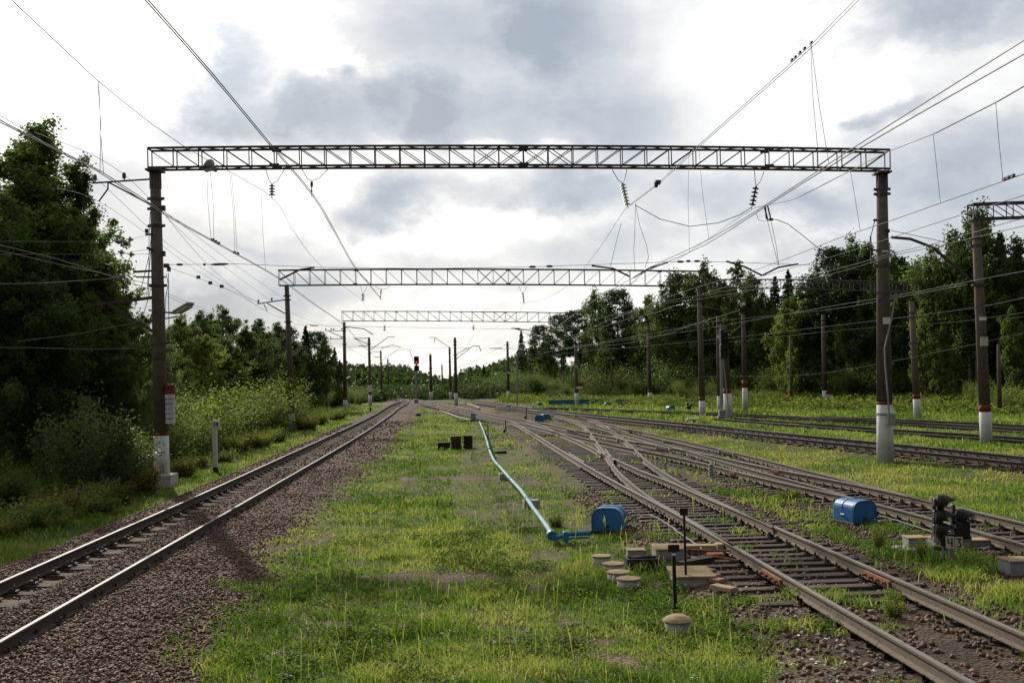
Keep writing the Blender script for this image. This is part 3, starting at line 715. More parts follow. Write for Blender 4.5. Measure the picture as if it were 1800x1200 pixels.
bracket(mL, (PT(262, 545, 37.7), PT(310, 551, 37.4), .06, .06)); bracket(mL, (PT(290, 560, 37.7), PT(312, 556, 37.4), .04, .04))
bracket(mL, (PT(300, 602, 37.6), PT(240, 611, 37.0), .07, .07)); bracket(mL, (PT(256, 412, 37.8), PT(268, 412, 37.8), .08, .06), boxes=((PT(258, 406, 37.8), (.1, .1, .14)),)); bracket(mL, (PT(268, 440, 37.8), PT(258, 435, 37.7), .07, .07))
for y_ in (366, 446): bracket(mL, boxes=((PT(287, y_, 37.8), (.14, .12, .18)),), name='clamp')
bracket(mL, boxes=((PT(293, 467, 37.7), (.16, .16, .14)), (PT(297, 473, 37.7), (.10, .12, .16))), name='clamp')
cb = MB()
for pts in ([(264, 372), (262, 420), (262, 470), (258, 520)], [(268, 400), (262, 450), (250, 500), (236, 545)], [(266, 430), (262, 480), (261, 520)], [(268, 494), (262, 520), (250, 560), (232, 590)], [(292, 480), (296, 500), (291, 525), (290, 560)]):
    cb.tube([PT(x, y, 37.7) for x, y in pts], .012, 5)
part(cb, 'cable', M['black'], mL)
# the right mast: conduit, earthing cable, switch box
mb = MB()
mb.tube([PT(1575, 512, 38.5), PT(1567, 560, 38.5), PT(1555, 612, 38.5), PT(1556, 640, 38.5), PT(1561, 700, 38.5), PT(1563, 735, 38.5)], .03, 6)
part(mb, 'conduit', M['silver'], mR)
mb = MB(); mb.box(PT(1566, 737, 38.55), (.24, .16, .44), bev=.02); mb.lathe([(.29, -.04), (.33, -.03), (.33, .03), (.29, .04)], PT(1556, 727, 39), 18)
part(mb, 'switch_box', M['grey_metal'], mR)
bracket(mR, (PT(1543, 532, 38.6), PT(1570, 508, 38.4), .07, .07), (PT(1537, 516, 38.5), PT(1600, 512, 38.2), .05, .05), (PT(1570, 510, 38.4), PT(1592, 511, 38.2), .09, .04))
bracket(mR, (PT(1532, 464, 38.7), PT(1530, 415, 38.7), .045, .045), (PT(1530, 417, 38.7), PT(1538, 386, 38.7), .03, .03), (PT(1550, 388, 38.9), PT(1538, 387, 38.7), .03, .03), boxes=((PT(1538, 387, 38.7), (.12, .08, .08)),), name='rod')
bracket(mR, (PT(1525, 437, 38.6), PT(1560, 444, 38.6), .06, .05)); bracket(mR, boxes=((PT(1560, 406, 38.8), (.14, .1, .12)),), name='clamp'); bracket(mR, boxes=((PT(1556, 442, 38.6), (.25, .1, .06)),), name='clamp', mat='white_plate')
for y_ in (640, 697): part(MB().lathe([(.27, -.03), (.3, -.02), (.3, .02), (.27, .03)], PT(1556, y_, 39), 16), 'collar', M['steel'], mR)
part(MB().tube([PT(1556, 822, 38.6)+Vector((0, 0, .05)), PT(1562, 826, 38.0), PT(1572, 824, 37.9), PT(1580, 829, 37.6)], .012, 5), 'cable', M['silver'], mR)

def gantry(label, Lb, Lt, Rb, Rt, YL, YR, gl, gr, n, xs, h, flip=.5, left=True, right=True, white=1.3, rw=1.3, r=.24):
    """Lb.. pixel of mast foot / head; gl, gr bottom chord ends"""
    c = (PT(*gl, YL)+PT(*gr, YR))/2; g = thing('gantry', label, 'gantry', (c.x, c.y, 0), 'lattice gantries across the tracks')
    out = [g]
    for on, b_, t_, Y, w_ in ((left, Lb, Lt, YL, white), (right, Rb, Rt, YR, rw)):
        if not on: out.append(None); continue
        b = PT(*b_, Y); tt = PT(*t_, Y); hh = tt.z-b.z
        m = sub_empty('mast', g, b)
        P_, r_ = postparts(m, b, hh, r, r*.68, w_, .28, (hh-.7, hh-1.0, hh-2.6), None, None, False, 14, ((tt.x-b.x)/hh, 0)); out.append((m, P_, r_, hh))
    PG = truss(g, PT(*gl, YL), PT(*gr, YR), .5, h, n, .12, xs, flip); out.append(PG)
    return out
G2 = gantry('second gantry, thinner with distance, its left mast standing on the weedy bank', (514, 757), (504, 503), (1235, 735), (1229, 505), 79, 79.5, (491, 502), (1241, 504), 28, (13, 14, 15), 1.12)
G2b = gantry('second-row gantry continuing to the right in front of the dark trees', (1236, 735), (1229, 505), (1613, 737), (1602, 530), 79.8, 68, (1236, 507), (1612, 515), 22, (), .62, -1, False, True, r=.24)
G3 = gantry('third and farthest gantry, its left mast above the bushes by the main line', (607, 722), (605, 566), (1143, 710), (1139, 570), 126, 121, (602, 564), (1147, 570), 28, (14, 15), 1.10)
G4 = gantry('gantry entering from the right edge of the photo, its mast wrapped in birch leaves', (1734, 780), (1715, 388), (2300, 770), (2290, 380), 43.6, 45, (1706, 386), (2310, 380), 18, (), .60, .5)
m4, P4, r4, h4 = G4[1]
mb = MB(); mb.tube([PT(1715, 500, 43.4), PT(1640, 435, 43), PT(1600, 420, 43), PT(1566, 417, 43)], .06, 8); mb.bar(PT(1714, 437, 43.4), PT(1566, 405, 43), .02, .02)
mb.bar(PT(1710, 500, 43.4), PT(1735, 500, 43.4), .08, .08)
part(mb, 'bracket', M['steel'], m4)
part(MB().box(PT(1728, 560, 43.3), (.26, .02, .14)), 'number_plate', M['white_plate'], m4)
mb = MB(); mb.box(PT(1730, 600, 43.32), (.30, .015, .36)); part(mb, 'notice', M['yellowish'], m4)
# left masts 2 and 3: cross-arms with pin insulators
for (g, Y, arms) in ((G2, 79, [((500, 527), (452, 534), (.95, .46)), ((500, 627), (440, 622), (.2, .5, .8)), ((512, 608), (490, 597), ())]),
                     (G3, 126, [((606, 581), (571, 581), (.05, .15, .55, .68, .95)), ((604, 595), (579, 596), (.0, .15, .9)), ((606, 594), (578, 582), ()), ((606, 645), (568, 643), (.1, .4, .7))])):
    m = g[1][0]
    for a, b, ins in arms:
        mb = MB(); pinbracket(mb, PT(*a, Y), PT(*b, Y-.3), (), None, .045); part(mb, 'cross_arm', M['steel'], m)
        for f_ in ins: ib = MB(); pinbracket(MB(), PT(*a, Y), PT(*b, Y-.3), (f_,), ib, .045); part(ib, 'pin_insulator', M['dark_insulator'], m)
    if g is G2:
        mb = MB(); mb.bar(PT(501, 551, Y), PT(470, 533, Y), .08, .08); mb.bar(PT(464, 535, Y), PT(470, 547, Y), .05, .05); mb.bar(PT(508, 664, Y), PT(476, 667, Y), .05, .05); part(mb, 'bracket', M['steel'], m)

def mast(label, px, py, ptop, Y=None, r=.22, white=1.2, red=.35, plate=None, cat='mast', group='concrete masts beside the tracks', collars=True, lean=0.0, name='mast', arms=()):
    b = PT(px, py, Y) if Y else GP(px, py)
    Y = b.y; topz = PT(px, ptop, Y).z; h = topz-b.z
    t = thing(name, label, cat, b, group)
    P_, r_ = postparts(t, b, h, r, r*.66, white, red, (h-.5, h-.9, h-2.2) if collars else (), None, plate, False, 12, (lean, 0))
    if arms:
        mb = MB()
        for pts in arms: mb.tube([PT(x, y, Y) for x, y in pts], .05, 6)
        part(mb, 'cantilever', M['steel'], t)
    return t, P_, r_, h
mast('concrete mast with a white sign board at the bend of the main line', 651, 713, 593, 148, .24, 1.5, .1, None, arms=([(649, 594), (621, 595)], [(649, 605), (624, 595)], [(649, 607), (630, 608)], [(652, 614), (683, 592), (694, 592)]))
_t = [o for o in COL.objects if o.get('label', '').startswith('concrete mast with a white sign')][0]
part(MB().box(PT(650, 682, 147.5), (.6, .04, 1.0)).box(PT(650, 675, 147.5), (.62, .05, .2), mi=1), 'sign_board', [M['white_plate'], M['red_paint']], _t)
mast('thin mast with an arched bracket left of the red signal', 671, 700, 616, 180, .20, .8, .2, None, arms=([(672, 633), (700, 614), (720, 614)], [(671, 618), (652, 618)], [(671, 627), (655, 628)], [(720, 614), (726, 633)]))
mast('far mast against the wooded hill, second left of the red signal', 683, 699, 630, 205, .20, .8, .2, None)
mast('stout mast just right of the red signal', 758, 700, 622, 165, .27, 1.0, .3, None)
mast('mast with a bracket reaching left, left one of the pair at mid-photo', 792, 700, 610, 165, .22, 1.0, .3, None, arms=([(791, 611), (764, 593), (755, 593)], [(764, 594), (764, 602)]))
mast('taller mast of the mid-photo pair, white foot in the grass', 802, 713, 593, None, .24, 1.6, .0, None, arms=([(803, 630), (831, 608), (842, 608)], [(803, 622), (825, 610)], [(842, 608), (846, 618)]))
mast('far slim mast seen between the mid-photo pair and the stout mast', 778, 700, 640, 215, .18, .6, .2, None)
mast('mast with white plates in front of the pointed trees', 894, 707, 600, None, .24, 1.6, .0, 4.2)
mast('dark mast with a red and white board in front of the tall forest', 1014, 714, 610, None, .23, 1.5, .0, 4.4)
_t = [o for o in COL.objects if o.get('label', '').startswith('dark mast with a red and white')][0]; _y = _t.location.y-.4
part(MB().box(PT(1018, 681, _y), (.75, .04, .22), mi=0).box(PT(1018, 676, _y), (.77, .05, .28), mi=1), 'sign_board', [M['white_plate'], M['red_paint']], _t)
mast('slim mast behind the black signal heads', 1265, 731, 556, 86, .19, 1.6, .0, 6.3)
mast('mast with a long white foot just right of the black signal heads', 1310, 726, 552, None, .22, 2.0, .6, 8.6)
mast('mast with a small white board leaning out at its foot', 1450, 713, 553, None, .24, 1.4, .0, None)
_t = [o for o in COL.objects if o.get('label', '').startswith('mast with a small white board')][0]; _y = _t.location.y-.3
part(MB().box(PT(1457, 697, _y), (.55, .04, .38), mi=0).box(PT(1457, 690, _y), (.57, .05, .16), mi=1), 'sign_board', [M['white_plate'], M['red_paint']], _t)
mast('brown mast carrying a white foot behind the black signal heads', 1281, 736, 570, 74.2, .30, 1.75, .35, None, lean=-.035, collars=False)
mast('bare thin wooden pole left of the mast with the small board', 1430, 708, 608, None, .13, 0, 0, None, 'pole', 'thin wooden poles at the forest', False)
mast('bare thin wooden pole between two forest masts', 1098, 700, 634, None, .15, 0, 0, None, 'pole', 'thin wooden poles at the forest', False)
mast('dark thin wooden pole half hidden at the right edge of the forest', 1757, 712, 605, 70, .15, 0, 0, None, 'pole', 'thin wooden poles at the forest', False)
mast('dark thin wooden pole under the tall forest birches', 1391, 706, 590, 100, .13, 0, 0, None, 'pole', 'thin wooden poles at the forest', False)

# lamps
def lamp_head(t, a, b, w=.26):
    a, b = Vector(a), Vector(b); d = (b-a); L = d.length; q = d.to_track_quat('X', 'Z').to_matrix()
    part(MB().box((a+b)/2+Vector((0, 0, .05)), (L, w, .13), q, 0, .045), 'lamp_housing', M['silver'], t)
    part(MB().box((a+b)/2+q @ Vector((.06, 0, -.03)), (L*.75, w*.8, .10), q, 0, .03), 'lamp_glass', M['lamp_glass'], t)
q = PT(296, 549, 37.5); t = thing('street_lamp', 'grey street lamp tilted up on the near left gantry mast', 'street lamp', q, 'street lamps on masts')
lamp_head(t, PT(309, 551, 37.2), PT(335, 536, 36.6), .3); part(MB().tube([q, PT(312, 550, 37.1)], .03, 6), 'arm', M['steel'], t)
q = PT(511, 628, 78.5); t = thing('street_lamp', 'pale street lamp on the second left mast above the bank', 'street lamp', q, 'street lamps on masts')
lamp_head(t, PT(516, 626, 78), PT(529, 609, 76.5), .34); part(MB().tube([q, PT(517, 625, 78)], .03, 6), 'arm', M['steel'], t)
q = PT(609, 662, 125.6); t = thing('street_lamp', 'small pale street lamp on the third left mast', 'street lamp', q, 'street lamps on masts')
lamp_head(t, PT(611, 659, 125.3), PT(623, 650, 124), .4); part(MB().tube([q, PT(612, 659, 125)], .03, 6), 'arm', M['steel'], t)
b = GP(1076, 706); t = thing('twin_lamp_post', 'twin lamp post with two pale heads spread in a V before the forest', 'street lamp', b)
tp = PT(1075, 632, b.y); part(MB().tube([b, tp], [.14, .09], 8), 'post', M['concrete'], t)
lamp_head(t, tp+Vector((.1, 0, .1)), PT(1081, 631, b.y)+Vector((0, 0, .1)), .35); lamp_head(t, tp+Vector((-.1, 0, .1)), PT(1068, 630, b.y)+Vector((0, 0, .1)), .35)
b = GP(909, 718); t = thing('steel_pole', 'thin grey steel pole standing in the grass beside the middle track', 'pole', b)
tp = PT(908, 628, b.y); part(MB().tube([b, tp], .075, 8), 'shaft', M['grey_metal'], t); part(MB().lathe([(.11, 0), (.11, .25), (.08, .3)], b, 8), 'foot', M['pale_concrete'], t)

# loudspeaker on the near gantry
q = PT(372, 295, 38.0); t = thing('loudspeaker', 'round grey horn loudspeaker on the left part of the near gantry', 'loudspeaker', q)
rot = Matrix.Rotation(R(70), 3, 'X') @ Matrix.Rotation(R(-25), 3, 'Y')
part(MB().lathe([(.05, -.25), (.07, -.1), (.13, .0), (.22, .10), (.25, .14), (.25, .17), (.20, .17), (.10, .05)], q, 18, 0, rot), 'horn', M['grey_metal'], t, True)
part(MB().bar(q+Vector((0, .05, -.1)), q+Vector((.0, .15, .2)), .05, .05), 'holder', M['steel'], t)
# tension weights beside the left mast
q = PT(300, 745, 37.9); t = thing('tension_weight', 'hanging stack of white concrete discs with a red top beside the left mast', 'tension weight', q)
dz = 1.40/8
for k in range(8):
    part(MB().lathe([(.10, .006), (.165, .012), (.172, .03), (.172, dz-.03), (.165, dz-.012), (.10, dz-.006)], q+Vector((random.uniform(-.008, .008), 0, k*dz)), 16), 'disc', M['red_paint'] if k >= 6 else M['white_paint'], t, False, 'red top disc' if k >= 6 else None)
part(MB().tube([q+Vector((0, 0, 1.3)), PT(296, 480, 37.8)], .014, 5), 'cable', M['wire'], t)

# ---------------------------------------------------------------- insulators and wires
def insulator(label, px_top, px_bot, Y, mat, discs, hang=None, r=.12, group='insulator strings under the gantries', cat='insulator'):
    a, b = PT(*px_top, Y), PT(*px_bot, Y); t = thing('insulator_string', label, cat, a, group); d = b-a; L = d.length; q = (-d).to_track_quat('Z', 'Y').to_matrix()
    mb = MB()
    for k in range(discs):
        c = a+d*((k+.5)/discs); mb.lathe([(.035, -.4*L/discs), (r, -.22*L/discs), (r*.85, -.05*L/discs), (.05, .1*L/discs), (.045, .42*L/discs)], c, 12, 0, q)
    part(mb, 'disc_string', M[mat], t)
    h = MB().tube([a, b, b+d.normalized()*.12], .014, 5)
    if hang:
        for p in hang: 
            e = PT(*p, Y); h.tube([e, a+(e-a)*.45+Vector((0, 0, -.10)), a], .013, 5)
    part(h, 'hanger', M['steel'], t); return t
insulator('short white insulator on a wire loop under the left of the near gantry', (478, 324), (478, 344), 38.2, 'grey_metal', 4, [(467, 298), (500, 298)], .13)
insulator('rod hanger on a V of wire carrying the thick cable under the near gantry', (548, 318), (548, 340), 38.3, 'steel', 1, [(531, 298), (577, 297)], .02)
insulator('yellowish glass insulator string with seven discs under the near gantry', (1094, 322), (1103, 361), 38.6, 'glass_insulator', 7, [(1076, 298), (1102, 298)], .12)
insulator('double dark insulator string near the right end of the near gantry', (1329, 327), (1322, 362), 38.8, 'dark_insulator', 5, [(1326, 300), (1343, 302)], .13)
insulator('dark insulator under the left of the second gantry', (638, 516), (638, 528), 79, 'dark_insulator', 3, [(634, 503), (645, 503)], .16)
insulator('slim hanger under the second gantry beside its left insulator', (670, 508), (669, 524), 79, 'dark_insulator', 1, [(660, 503), (686, 503)], .03)
insulator('slim white insulator rod under the middle of the second gantry', (919, 514), (921, 532), 79.2, 'grey_metal', 4, [(912, 503), (926, 503)], .07)
insulator('small dark insulator under the third gantry above the main line', (676, 572), (676, 581), 125, 'dark_insulator', 3, [(674, 566), (679, 566)], .2)
insulator('small dark insulator under the third gantry at mid-photo', (832, 572), (832, 580), 124, 'dark_insulator', 3, [(830, 566), (835, 566)], .2)
insulator('small dark insulator under the third gantry near the forest', (960, 573), (961, 581), 123, 'dark_insulator', 3, [(957, 567), (964, 567)], .2)

def sagged(P, n=10):
    """smooth curve through measured points"""
    if len(P) < 3: return P
    return resample(P, 2.0, 0)
def wire(label, P, r=.011, cat='overhead wire', group='overhead wires', name='overhead_wire', extra=(), droppers=(), n=5, mat='wire'):
    P = [Vector(p) for p in P]; c = P[len(P)//2]; r = r*.82
    def run_on(Q):                                    # wires run on past the photo's edge
        Q = [Vector(q) for q in Q]; x, y = PIX(Q[0])
        if x < 5 or x > 1795 or y < 5: Q = [Q[0]+(Q[0]-Q[1]).normalized()*(9 if Q[0].y < 40 else 25)]+Q
        return Q
    P = run_on(P); extra = [run_on(Q) for Q in extra]
    t = thing(name, label, cat, c, group)
    part(MB().tube(sagged(P), r, n), 'wire', M[mat], t)
    for Q in extra: part(MB().tube(sagged([Vector(q) for q in Q]), r, n), 'wire', M[mat], t)
    for a, b in droppers:
        part(MB().tube([a, (Vector(a)+Vector(b))/2+Vector((random.uniform(-.04, .04), 0, 0)), b], .0055, 4), 'dropper', M[mat], t)
    return t
aA, bA = -6.78, -.058
mA = [LINE(aA, bA, *p) for p in ((20, 0), (165, 136), (320, 255))]+[PT(478, 347, 38.2), PT(515, 405, 48), PT(555, 458, 60), PT(600, 500, 70), PT(638, 530, 79), PT(655, 560, 100), PT(676, 582, 125)]
cA = [LINE(-5.75, -.056, *p) for p in ((-60, 180), (0, 215), (170, 300), (285, 375), (375, 425), (415, 447), (492, 491), (542, 528), (604, 572))]+[PT(640, 610, 80), PT(676, 640, 125)]
cA2 = [p+Vector((.10, 0, -.03)) for p in cA]
ti = lambda P, Y: min(P, key=lambda q: abs(q.y-Y))
def at_y(P, Y):
    for a, b in zip(P[:-1], P[1:]):
        if min(a.y, b.y) <= Y <= max(a.y, b.y) and abs(b.y-a.y) > 1e-6: return a+(b-a)*((Y-a.y)/(b.y-a.y))
    return ti(P, Y)
sA, scA = sagged(mA), sagged(cA)
wire('catenary of the left main line, passing in front of the left gantry mast', cA, .0105, extra=[cA2, mA], droppers=[(lambda q: (PT(x0, y0, q.y), q))(LINE(-5.75, -.056, x1, y1)) for x0, y0, x1, y1 in ((172, 141, 176, 303), (174, 143, 182, 306), (363, 281, 371, 422), (368, 284, 376, 424), (404, 305, 413, 445), (407, 307, 417, 447), (459, 337, 467, 476))])
t5 = [LINE(-5.3, -.058, *p) for p in ((255, 0), (370, 130), (470, 250))]+[PT(548, 342, 38.3), PT(585, 403, 48), PT(620, 465, 60), PT(650, 502, 70), PT(670, 526, 79)]
wire('thick twin feeder cable dropping from the top left past the near gantry', t5, .017, extra=[[p+Vector((.07, 0, -.02)) for p in t5]])
# contact and messenger wires over the yard
sB = [LINE(7.0, -.061, *p) for p in ((1502, 0), (1425, 80), (1225, 258), (1157, 322))]+[PT(1103, 363, 38.6), PT(1051, 440, 50), PT(1000, 500, 62), PT(950, 528, 72), PT(921, 534, 79.2), PT(900, 565, 100), PT(832, 585, 124)]
zc = 6.3
Z = lambda pts, z=zc: [UNP(x, y, z) for x, y in pts]
c1 = Z([(1830, 52), (1500, 260), (1340, 364), (1240, 424), (1140, 471)])+[PT(1113, 488, 36.5), PT(1040, 530, 50), PT(985, 570, 66), PT(940, 605, 85)]
c2 = Z([(1830, 78), (1500, 267), (1340, 367), (1240, 430), (1140, 475)])+[PT(1106, 492, 36.8), PT(1030, 538, 50), PT(975, 578, 66), PT(930, 612, 85)]
sBs, c1s, c2s = sagged(sB), sagged(c1), sagged(c2)
wire('messenger wire rising to the top right from the yellow glass insulator', sB, .0105, extra=[[p+Vector((.09, 0, .02)) for p in sB[:5]]], droppers=[(lambda q: (q, PT(x1, y1, q.y)))(LINE(7.0, -.061, x0, y0)) for x0, y0, x1, y1 in ((1425, 80, 1437, 260), (1426, 80, 1457, 288), (1211, 270, 1212, 441), (1228, 256, 1246, 420))])
wire('upper one of the two contact wires running up to the right edge', c1, .011)
wire('lower one of the two contact wires running up to the right edge', c2, .012)
m3 = [LINE(9.4, -.036, *p) for p in ((1840, 128), (1750, 180), (1640, 236), (1558, 268))]+[PT(1392, 352, 37), PT(1327, 365, 38.8), PT(1230, 430, 50), PT(1150, 480, 62), PT(1050, 520, 76)]
c3 = Z([(1850, 288), (1765, 318), (1653, 357), (1560, 390), (1470, 420), (1405, 446), (1340, 470)])+[PT(1275, 490, 44), PT(1180, 520, 60), PT(1080, 560, 75)]
m3s, c3s = sagged(m3), sagged(c3)
wire('catenary with short droppers crossing left of the masts at the upper right', m3, .0105, extra=[c3, [p+Vector((.08, 0, .03)) for p in m3[:5]]], droppers=[(lambda q: (PT(x0, y0, q.y), q))(UNP(x1, y1, 6.3)) for x0, y0, x1, y1 in ((1640, 236, 1653, 357), (1750, 180, 1763, 318), (1495, 302, 1512, 405))])
conts = [
 ('contact wire passing just above the gantry mast collar at the right', [(1830, 334), (1682, 380), (1560, 420), (1450, 455), (1340, 485), (1240, 515)], 6.3, .010, ()),
 ('twin contact wires bending from the right edge to the far forest', [(1830, 376), (1775, 390), (1635, 430), (1560, 447), (1450, 478), (1240, 518), (1154, 532), (1100, 549), (1040, 562), (990, 576)], 6.3, .011, [[(1830, 390), (1650, 432), (1560, 451), (1450, 485), (1240, 524), (1160, 534), (1080, 559), (1036, 578), (996, 592), (900, 614)]]),
 ('contact wire with a pale splice crossing in front of the right masts', [(1830, 471), (1717, 492), (1615, 512), (1450, 540), (1240, 577), (1154, 590), (1020, 609), (900, 628)], 6.4, .013, [[(1700, 500), (1560, 526), (1450, 545), (1226, 568), (1170, 582), (980, 614)]]),
 ('lower contact wire over the bolted-sleeper track', [(1830, 517), (1717, 540), (1567, 560), (1450, 574), (1260, 596), (1100, 611), (1020, 618), (900, 632)], 6.5, .013, [[(1830, 545), (1685, 565), (1560, 574), (1450, 583), (1260, 603), (1080, 617), (960, 627)]]),
 ('thin contact wire over the farthest siding', [(1830, 552), (1560, 588), (1400, 588), (1260, 610), (1100, 622)], 6.9, .014, [[(1830, 570), (1560, 592), (1450, 590), (1330, 600), (1200, 618)]]),
 ('lit contact wire running down through the dark trees to the far left', [(1300, 545), (1226, 568), (1154, 592), (1080, 606), (975, 616), (900, 640)], 6.5, .014, [[(1270, 545), (1200, 535), (1154, 549), (1080, 568), (976, 604)]]),
]
for lab, pts, z, r, ex in conts: wire(lab, Z(pts, z), r, extra=[Z(q, z) for q in ex])
wire('low slack wire hung between the right masts across the forest', [PT(1830, 578, 52), PT(1735, 600, 55), PT(1567, 635, 64), PT(1450, 655, 72), PT(1370, 660.5, 76), PT(1240, 661, 80)], .013)
# cross wires at the gantries with their insulators and steady arms
def crosswire(label, pts, Y0, Y1, ins=(), r=.011, arms=()):
    f = lambda x: Y0+(Y1-Y0)*(x-pts[0][0])/(pts[-1][0]-pts[0][0])
    t = wire(label, [PT(x, y, f(x)) for x, y in pts], r, 'cross wire', 'cross wires under the gantries', 'cross_wire')
    for (xa, ya, xb, yb) in ins:
        part(MB().tube([PT(xa, ya, f(xa)), PT((xa*3+xb)/4, (ya*3+yb)/4, f(xa)), PT((xa+xb*3)/4, (ya+yb*3)/4, f(xb)), PT(xb, yb, f(xb))], [.02, .045, .045, .02], 6), 'insulator', M['steel'], t)
    for pp in arms:
        part(MB().tube([PT(x, y, f(x)-.3) for x, y in pp], .035, 6), 'steady_arm', M['steel'], t)
    return t
crosswire('long cross wire between both masts of the near gantry', [(297, 465), (420, 464), (553, 469.5), (760, 472), (935, 469), (1080, 464), (1200, 459.5), (1300, 461), (1420, 466), (1545, 476)], 38, 38.9,
          [(310, 465, 322, 465), (357, 465, 362, 465), (370, 465, 402, 464), (930, 469, 942, 469), (960, 468, 972, 468), (1190, 460, 1202, 460), (1206, 459, 1214, 459), (1220, 459, 1230, 459)], .011,
          [[(491, 492), (527, 474), (553, 470)], [(1040, 467), (1078, 472), (1107, 486)], [(1174, 461), (1140, 472), (1114, 488)], [(1276, 459), (1309, 469), (1339, 484)], [(1403, 464), (1368, 470), (1340, 484)]])
crosswire('cross wire under the second gantry', [(516, 570), (600, 573), (760, 576), (920, 578), (1080, 578), (1228, 576)], 79, 79.5, [(545, 572, 560, 572), (898, 577, 915, 577)], .014,
          [[(606, 574), (640, 578), (656, 588)], [(905, 578), (945, 582), (968, 574)], [(1040, 581), (1075, 590), (1110, 585)]])
crosswire('far cross wire under the third gantry', [(609, 609), (760, 611), (900, 613), (1040, 613), (1138, 610)], 126, 121, [(860, 612, 884, 612)], .018, [[(670, 612), (690, 606), (705, 610)], [(905, 577), (930, 588), (933, 600)]])
# slack jumper cables and hangers between the wires at the near gantry
wire('slack jumper cable hanging between the two right insulator strings', [PT(x, y, 38.7) for x, y in ((1117, 361), (1160, 385), (1212, 398), (1262, 392), (1300, 378), (1322, 364))], .016, 'cable', 'jumper cables', 'jumper_cable', mat='black')
wire('jumper cable curving down to the right from the rod bundle', [PT(x, y, 38.8) for x, y in ((1352, 386), (1365, 386), (1385, 394), (1410, 413), (1435, 434), (1460, 448), (1500, 452), (1545, 461))], .016, 'cable', 'jumper cables', 'jumper_cable', mat='black')
wire('looped thin jumper cables hanging below the glass insulator', [PT(x, y, 38.6) for x, y in ((1117, 358), (1116, 400), (1114, 440), (1116, 478))], .010, 'cable', 'jumper cables', 'jumper_cable',
     extra=[[PT(x, y, 38.6) for x, y in ((1117, 358), (1124, 395), (1136, 430), (1140, 452), (1134, 470))], [PT(x, y, 38.6) for x, y in ((1092, 392), (1082, 430), (1073, 468))]], mat='black')
t = thing('section_insulator', 'bundle of dark rods with a cable loop right of the double insulator', 'insulator', PT(1350, 372, 38.8))
mb = MB()
for a, b in (((1343, 362), (1350, 388)), ((1349, 361), (1355, 386)), ((1345, 362), (1347, 385))): mb.tube([PT(*a, 38.8), PT(*b, 38.8)], .028, 6)
mb.box(PT(1355, 386, 38.8), (.14, .1, .08)); part(mb, 'rod_bundle', M['steel'], t)
part(MB().tube([PT(x, y, 38.8) for x, y in ((1345, 367), (1336, 365), (1329, 375), (1333, 386), (1340, 389), (1350, 388))], .009, 5), 'cable_loop', M['black'], t)
part(MB().tube([PT(x, y, 38.8) for x, y in ((1349, 388), (1359, 430), (1368, 466))], .009, 5).tube([PT(x, y, 38.8) for x, y in ((1355, 388), (1364, 430), (1369, 466))], .009, 5), 'hanger', M['wire'], t)
# clamps along the wires
t = thing('wire_clamp', 'dark clamp on the feeder wire just above the glass insulator', 'wire clamp', PT(1156, 322, 33), 'clamps on the overhead wires')
mb = MB(); mb.box(PT(1156, 321, 33), (.16, .3, .10)); mb.box(PT(1153, 325, 33), (.10, .2, .14)); part(mb, 'clamp_body', M['steel'], t)
for lab, P in (('first clamp group on the contact wire right of the left mast', [(373, 423), (378, 426), (383, 429)]), ('second clamp group on the contact wire right of the left mast', [(411, 445), (417, 447)]), ('row of small clamps high on the messenger wire at the upper right', [(1390, 108), (1396, 103), (1404, 95), (1412, 88), (1424, 78)]),
               ('clamp pair with a bow on the contact wire at the right edge', [(1763, 317), (1770, 314), (1778, 311)]), ('white ring and clamps on the line wires left of the second gantry', [(348, 488), (369, 498), (389, 504)])):
    k = P[0][0]
    if k in (373, 411): f = lambda p: LINE(-5.75, -.056, *p)
    elif k == 1390: f = lambda p: LINE(7.0, -.061, *p)
    elif k == 1763: f = lambda p: UNP(*p, 6.3)
    else: f = lambda p: PT(*p, 46)
    q = f(P[0]); t = thing('wire_clamp', lab, 'wire clamp', q, 'clamps on the overhead wires')
    for p in P: part(MB().box(f(p)+Vector((.02, 0, .02)), (.06, .09, .06) if k in (373, 411) else (.045, .10, .045) if k in (1390, 1763) else (.14, .12, .13)), 'clamp_body', M['steel'], t)
# line wires of the left mast row and service wires to the left
A2, A3 = [(454, 533), (478, 529)], [(575, 578), (592, 578)]
wire('line wire on the outer pin of the left mast brackets', [PT(0, 203, 24), PT(65, 243, 28), PT(166, 311, 37.6), PT(310, 440, 56), PT(454, 532, 78.7), PT(520, 562, 100), PT(573, 578, 125.7)], .010)
wire('line wire on the inner pin of the left mast brackets', [PT(60, 232, 26), PT(217, 306, 37.8), PT(345, 430, 56), PT(478, 529, 78.8), PT(540, 562, 100), PT(592, 578, 125.8)], .010)
wire('wire hung from the tilted rod left of the near mast', [PT(100, 330, 31), PT(174, 354, 37.7), PT(260, 412, 50), PT(350, 478, 62), PT(466, 545, 79)], .009)
wire('twin line wires leaving the near left mast for the second mast', [PT(285, 368, 38), PT(395, 452, 55), PT(480, 512, 70), PT(505, 530, 79)], .010, extra=[[PT(285, 372, 38), PT(370, 470, 55), PT(455, 540, 72), PT(500, 560, 79)], [PT(296, 470, 38), PT(390, 505, 52), PT(500, 550, 79)]])
wire('low twin wires from the lamp mast along the tree tops', [PT(290, 514, 37.8), PT(360, 543, 52), PT(447, 572, 79), PT(520, 592, 110)], .010, extra=[[PT(290, 519, 37.8), PT(358, 547, 52), PT(447, 576, 79), PT(520, 596, 110)]])
wire('pair of service wires from the left edge down to the near mast', [PT(-60, 416, 30), PT(100, 455, 33), PT(200, 487, 36.5), PT(268, 510, 37.7)], .013, extra=[[PT(-60, 426, 30), PT(100, 464, 33), PT(195, 484, 36.5), PT(266, 500, 37.7)]], name='service_wire', group='service wires at the left mast')
